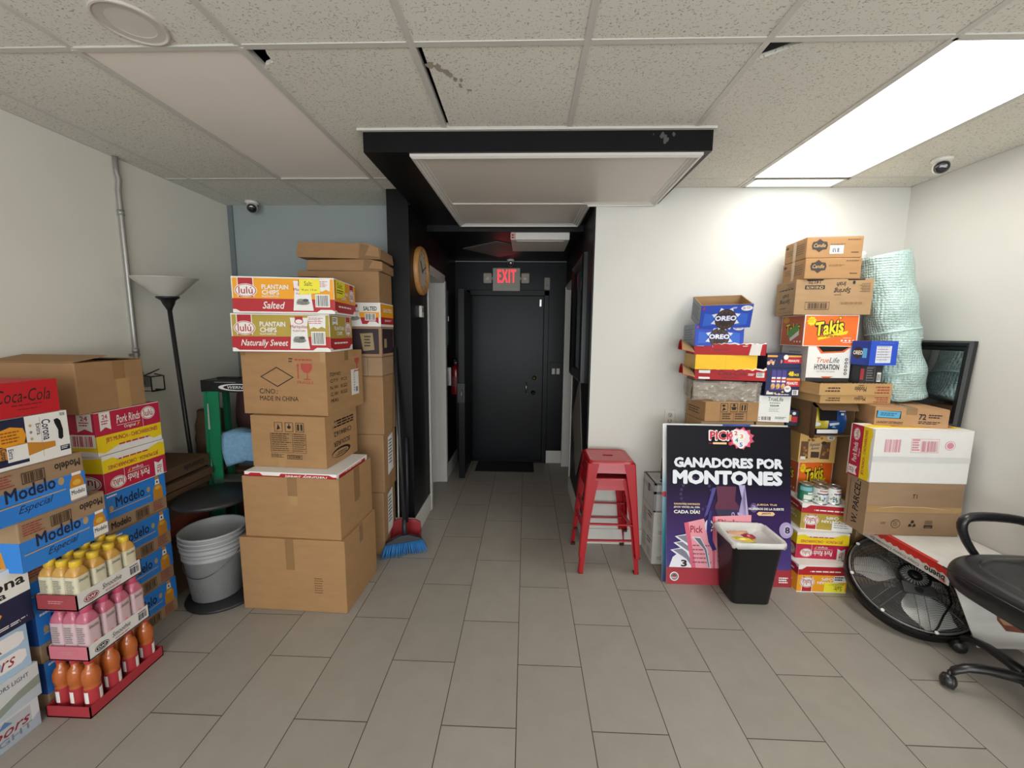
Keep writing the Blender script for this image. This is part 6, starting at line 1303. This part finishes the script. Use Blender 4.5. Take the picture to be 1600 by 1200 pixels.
# framed mirror on the large white box
t = thing('framed_mirror', 'black-framed mirror leaning on the right wall beside the bubble wrap', 'mirror', (2.522, 2.568, 1.070), (0, radians(3.2), 0)); q = MB()
frame_ring(q, .205, 0, .495, [(0, 0), (0, -.022), (.012, -.034), (.028, -.028), (.036, -.018), (.05, -.016), (.058, -.008), (.058, -.002)], FRB, None); q.box(-.002, -.2, .005, .006, .2, .49, KDARK); q.build('frame', t)
q = MB(); q.box(-.006, -.150, .055, -.002, .150, .44, MIR); q.build('glass', t)

# ================================================================== CANDY DISPLAY CARTON, FAN
t = thing('display_carton', 'big white candy carton with a red scalloped edge lying over the fan', 'box', (2.33, 2.19, 0)); WC = card('#dcd9d3'); q = MB()
x0, x1, y0, y1 = 2.112 - 2.33, 2.548 - 2.33, 1.925 - 2.19, 2.468 - 2.19
q.box(x0, y0, .392, x1, y1, .4435, WC); q.box(x0, y0, .362, x0 + .004, y1, .395, WC)
D = Deco(q, (x0, y1, .362), (0, -(y1 - y0), 0), (0, 0, .0815), (-1, 0, 0)); D.rect(0, 0, 1, 1, ink('#d9d6d2')); n = 26; D.poly([(0, 1), (0, .62)] + [((i + .5) / n, .60 - .12 * (i % 2)) for i in range(n)] + [(1, .62), (1, 1)], ink('#cc2a1e'))
E = Deco(q, (x0, y1, .362), (0, -(y1 - y0), 0), (0, 0, .0815), (-1, 0, 0), rot=180, off=.004); E.text('bueno', .03, .52, .22, .94, ink('#33231c'), bold=.03); E.text('kinder', .02, .80, .08, .98, ink('#cc2a1e'), bold=.02); E.text('Crispy Creamy Chocolate Bar', .27, .62, .84, .88, ink('#4a3a34'), shear=.2)
T = Deco(q, (x0, y0, .4435), (x1 - x0, 0, 0), (0, y1 - y0, 0), (0, 0, 1)); T.poly([(0, .12), (.045, .14), (.05, 1), (0, 1)], ink('#cc2a1e')); T.rect(.5, 0, .505, 1, ink('#bcb8b1'))
q.build('top_tray', t)
q = MB(); q.prism([(x0 + .02, .385), (x0 + .19, .03), (x1, .03), (x1, .385)], 0, .004, WC, X=Matrix(((1, 0, 0, 0), (0, 0, 1, y0), (0, 1, 0, 0), (0, 0, 0, 1))))
D = Deco(q, (x0, y0, 0), (x1 - x0, 0, 0), (0, 0, .385), (0, -1, 0)); D.poly([(.55, .70), (1, .70), (1, .30), (.72, .33), (.60, .48)], ink('#7a4630')); D.poly([(.62, .5), (.8, .55), (.82, .4), (.68, .42)], ink('#b98a68')); D.ell(.78, .58, .08, .05, ink('#55301f'))
q.build('side_panel', t)
q = MB(); q.box(x1 - .004, y0 + .004, 0, x1, y1, .385, WC); q.box(x0 + .2, y1 - .004, 0, x1, y1, .385, WC); q.build('back_panel', t)

t = thing('fan', 'large black drum fan with silver blades tilted on the floor under the candy carton', 'fan', (2.187, 2.18, .222)); FB = M('#161617', .4, metal=.3, noise=.1); GW = M('#737374', .3, metal=.6, noise=.05); BLD = M('#e2e1dc', .4, metal=.45, noise=.08)
nrm = Vector((cos(radians(56.2)) * cos(radians(245.1)), cos(radians(56.2)) * sin(radians(245.1)), sin(radians(56.2)))); va = Vector((0, 0, 1)).cross(nrm).normalized(); vb = nrm.cross(va)
XF = Matrix(((va.x, vb.x, nrm.x, 0), (va.y, vb.y, nrm.y, 0), (va.z, vb.z, nrm.z, 0), (0, 0, 0, 1))); RF = .27
q = MB(); q.lathe([(RF + .012, -.008), (RF + .018, -.014), (RF + .016, -.072), (RF + .006, -.076), (RF + .004, -.072), (RF + .004, -.012), (RF + .012, -.008)], FB, n=72, X=XF, cap=False); q.build('drum', t)
circ = lambda r, z, n=72: [(r * cos(2 * pi * i / n), r * sin(2 * pi * i / n), z) for i in range(n)]
gz = lambda r: .004 + .045 * (1 - (r / RF) ** 2)
q = MB(); q.tube(circ(RF, .0), .006, GW, n=8, closed=True, X=XF); q.tube(circ(RF, -.07), .005, GW, n=6, closed=True, X=XF); q.build('rim_ring', t)
q = MB()
for k in range(24): r_ = .085 + (RF - .095) * k / 23; q.tube(circ(r_, gz(r_), 60), .0014, GW, n=4, closed=True, X=XF)
for k in range(8):
    a = radians(-10 + 45 * k + 100)
    for s in (-.02, .02): q.tube([(r_ * cos(a) - s * sin(a), r_ * sin(a) + s * cos(a), gz(r_) + .003) for r_ in (.075, .12, .16, .2, .24, RF)], .0016, GW, n=4, X=XF)
q.build('front_grille', t)
q = MB()
for k in range(14): r_ = .04 + (RF - .045) * k / 13; q.tube(circ(r_, -.07, 48), .0016, FB, n=4, closed=True, X=XF)
for k in range(4):
    a = k * pi / 4; q.tube([(-RF * cos(a), -RF * sin(a), -.068), (RF * cos(a), RF * sin(a), -.068)], .003, FB, n=4, X=XF)
q.build('rear_grille', t)
for k in range(8):
    a = radians(141 + 45.9 * k); q = MB(); q.lathe([(0, .0), (.009, 0), (.009, .007), (.006, .009), (0, .009)], M('#dcdad5', .4), n=14, X=XF @ Matrix.Translation((RF * cos(a), RF * sin(a), .004))); q.build('clip', t)
for k in range(3):
    a0 = radians((155, 275, 35)[k]); q = MB(); rows = []
    for j in range(9):
        v = j / 8; r_ = .06 + .185 * v; half = radians(20 + 16 * sin(pi * min(1, v * 1.05 + .05)) ) ; row = []
        for i in range(9):
            u = i / 8 * 2 - 1; a = a0 + u * half * (1 - .25 * v ** 3) + .25 * v; row.append((r_ * cos(a), r_ * sin(a), -.022 + .018 * u))
        rows.append(row)
    q.loft(rows, BLD, closed=False, cap=False, X=XF); q.build('blade', t)
q = MB(); q.lathe([(0, -.05), (.06, -.05), (.06, .02), (.07, .03), (.07, .058), (.062, .066), (0, .066)], FB, n=40, X=XF)
for k in range(24):
    a = 2 * pi * k / 24; q.box(.032, -.003, .066, .056, .003, .0675, M('#8d8d8c', .4, metal=.4), X=XF @ Matrix.Rotation(a, 4, 'Z'))
q.lathe([(.02, .066), (.02, .074), (.012, .078), (0, .078)], FB, n=24, X=XF); q.build('motor', t)
q = MB(); q.box(-.065, -.105, .05, .065, -.045, .062, M('#4a4a4c', .4, metal=.5, noise=.05), X=XF); q.lathe([(.018, .062), (.018, .064), (0, .064)], BLKH, n=20, X=XF @ Matrix.Translation((0, -.08, 0))); q.build('bracket', t, bevel=.003)
q = MB(); q.box(.05, -.005, .05, .10, .05, .075, FB, X=XF); q.box(-.03, .07, .045, .04, .10, .06, M('#3b3b3d', .4), X=XF); q.build('switch_box', t)
q = MB(); q.tube([XF @ Vector(p) for p in ((.09, .02, .06), (.13, -.03, .05), (.125, -.11, .045), (.08, -.18, .035), (.05, -.24, .02), (.02, -.285, -.01))], .005, BLK, n=6); q.build('power_cord', t)

# ================================================================== OFFICE CHAIR
LEA = M('#252527', .30, noise=.12, scale=30, bump=.12, coat=.15); CPL = M('#1b1b1d', .35, noise=.06, coat=.2)
t = thing('office_chair', 'black leather office chair at the right edge with curved armrest and caster base', 'chair', (2.285, 1.64, 0))
ang0 = radians(165)
q = MB(); XB = Matrix.Translation((-.05, 0, 0)); q.lathe([(0, .075), (.045, .075), (.05, .10), (.045, .125), (.03, .135), (.028, .26), (0, .26)], CPL, n=24, X=XB); q.lathe([(.018, .25), (.018, .405), (0, .405)], STEEL, n=18, X=XB); q.build('gas_column', t)
for k in range(5):
    a = ang0 - k * radians(72); c, s = cos(a), sin(a)
    q = MB(); P = [(.02, .105), (.10, .115), (.18, .118), (.24, .108), (.28, .085), (.288, .07)]
    q.tube([(r_ * c - .05, r_ * s, z) for r_, z in P], [.03, .027, .023, .02, .018, .014], CPL, n=10, flat=.8); lg = q.build('base_leg', t)
    q = MB(); bx, by = .295 * c - .05, .295 * s; Xc = Matrix.Translation((bx, by, .03)) @ Matrix.Rotation(a + 1.0, 4, 'Z')
    for sd in (-1, 1):
        q.lathe([(0, 0), (.024, 0), (.029, .005), (.029, .013), (.022, .018), (0, .018)], CPL, n=24, X=Xc @ Matrix.Rotation(sd * pi / 2, 4, 'X') @ Matrix.Translation((0, 0, .006)))
    q.lathe([(.030 * cos(e_), .034 * sin(e_)) for e_ in [-.35 + (pi / 2 + .35) * i / 9 for i in range(10)]], CPL, n=20, X=Xc @ Matrix.Scale(1.15, 4, (1, 0, 0)), cap=False)
    q.tube([(0, 0, .02), (0, 0, .05)], .008, CPL, X=Xc); q.build('caster', lg)
# seat cushion : rounded slab, front lip towards -x
def cushion(x0, x1, y0, y1, z0, z1, n=5):
    rings = []; N_ = 40
    for v in [i / 10 for i in range(11)]:
        a = (v - .5) * pi; ins = .055 * (1 - cos(a)); z = (z0 + z1) / 2 + (z1 - z0) / 2 * sin(a)
        ring = []
        for i in range(N_):
            b_ = 2 * pi * i / N_; ex = .42; cx = abs(cos(b_)) ** ex * (1 if cos(b_) > 0 else -1); cy = abs(sin(b_)) ** ex * (1 if sin(b_) > 0 else -1)
            ring.append(((x0 + x1) / 2 + cx * ((x1 - x0) / 2 - ins), (y0 + y1) / 2 + cy * ((y1 - y0) / 2 - ins), z + .012 * abs(cy) ** 4 * (1 if v > .5 else 0) - .02 * max(0, -cx) ** 3))
        rings.append(ring)
    return rings
q = MB(); q.loft(cushion(-.285, .215, -.25, .268, .415, .556), LEA); q.build('seat_cushion', t, subsurf=1)
q = MB(); q.loft(cushion(-.22, .205, -.19, .20, .515, .570), LEA); q.build('seat_pad', t, subsurf=1)
q = MB(); q.tube([(-.282, -.2, .50), (-.286, 0, .497), (-.282, .22, .50)], .004, CPL, n=6); q.build('piping', t)
q = MB(); q.box(-.13, -.12, .40, .13, .12, .437, CPL); q.build('seat_plate', t, bevel=.008)
for s in (-1, 1):
    y = s * .285 + .0; q = MB()
    P = [(-.06, y - s * .04, .49), (-.10, y, .56), (-.145, y, .64), (-.158, y, .69), (-.14, y, .718), (-.08, y, .728), (.06, y, .722), (.16, y, .705), (.20, y, .66), (.20, y, .57), (.19, y - s * .02, .49)]
    q.tube(P, [.020, .021, .023, .026, .027, .026, .025, .024, .021, .02, .018], CPL, n=12, flat=.85); q.build('armrest', t, subsurf=1)
rings = []
for j in range(9):
    v = j / 8; z = .53 + .55 * v; w_ = .235 - .05 * abs(v - .4) ** 2; ring = []
    for i in range(24):
        b_ = 2 * pi * i / 24; ex = .6; cx = abs(cos(b_)) ** ex * (1 if cos(b_) > 0 else -1); cy = abs(sin(b_)) ** ex * (1 if sin(b_) > 0 else -1)
        ring.append((.205 + cx * .04 - .01 * sin(pi * v), .005 + cy * w_, z))
    rings.append(ring)
q = MB(); q.loft(rings, LEA); q.build('backrest', t, subsurf=1)
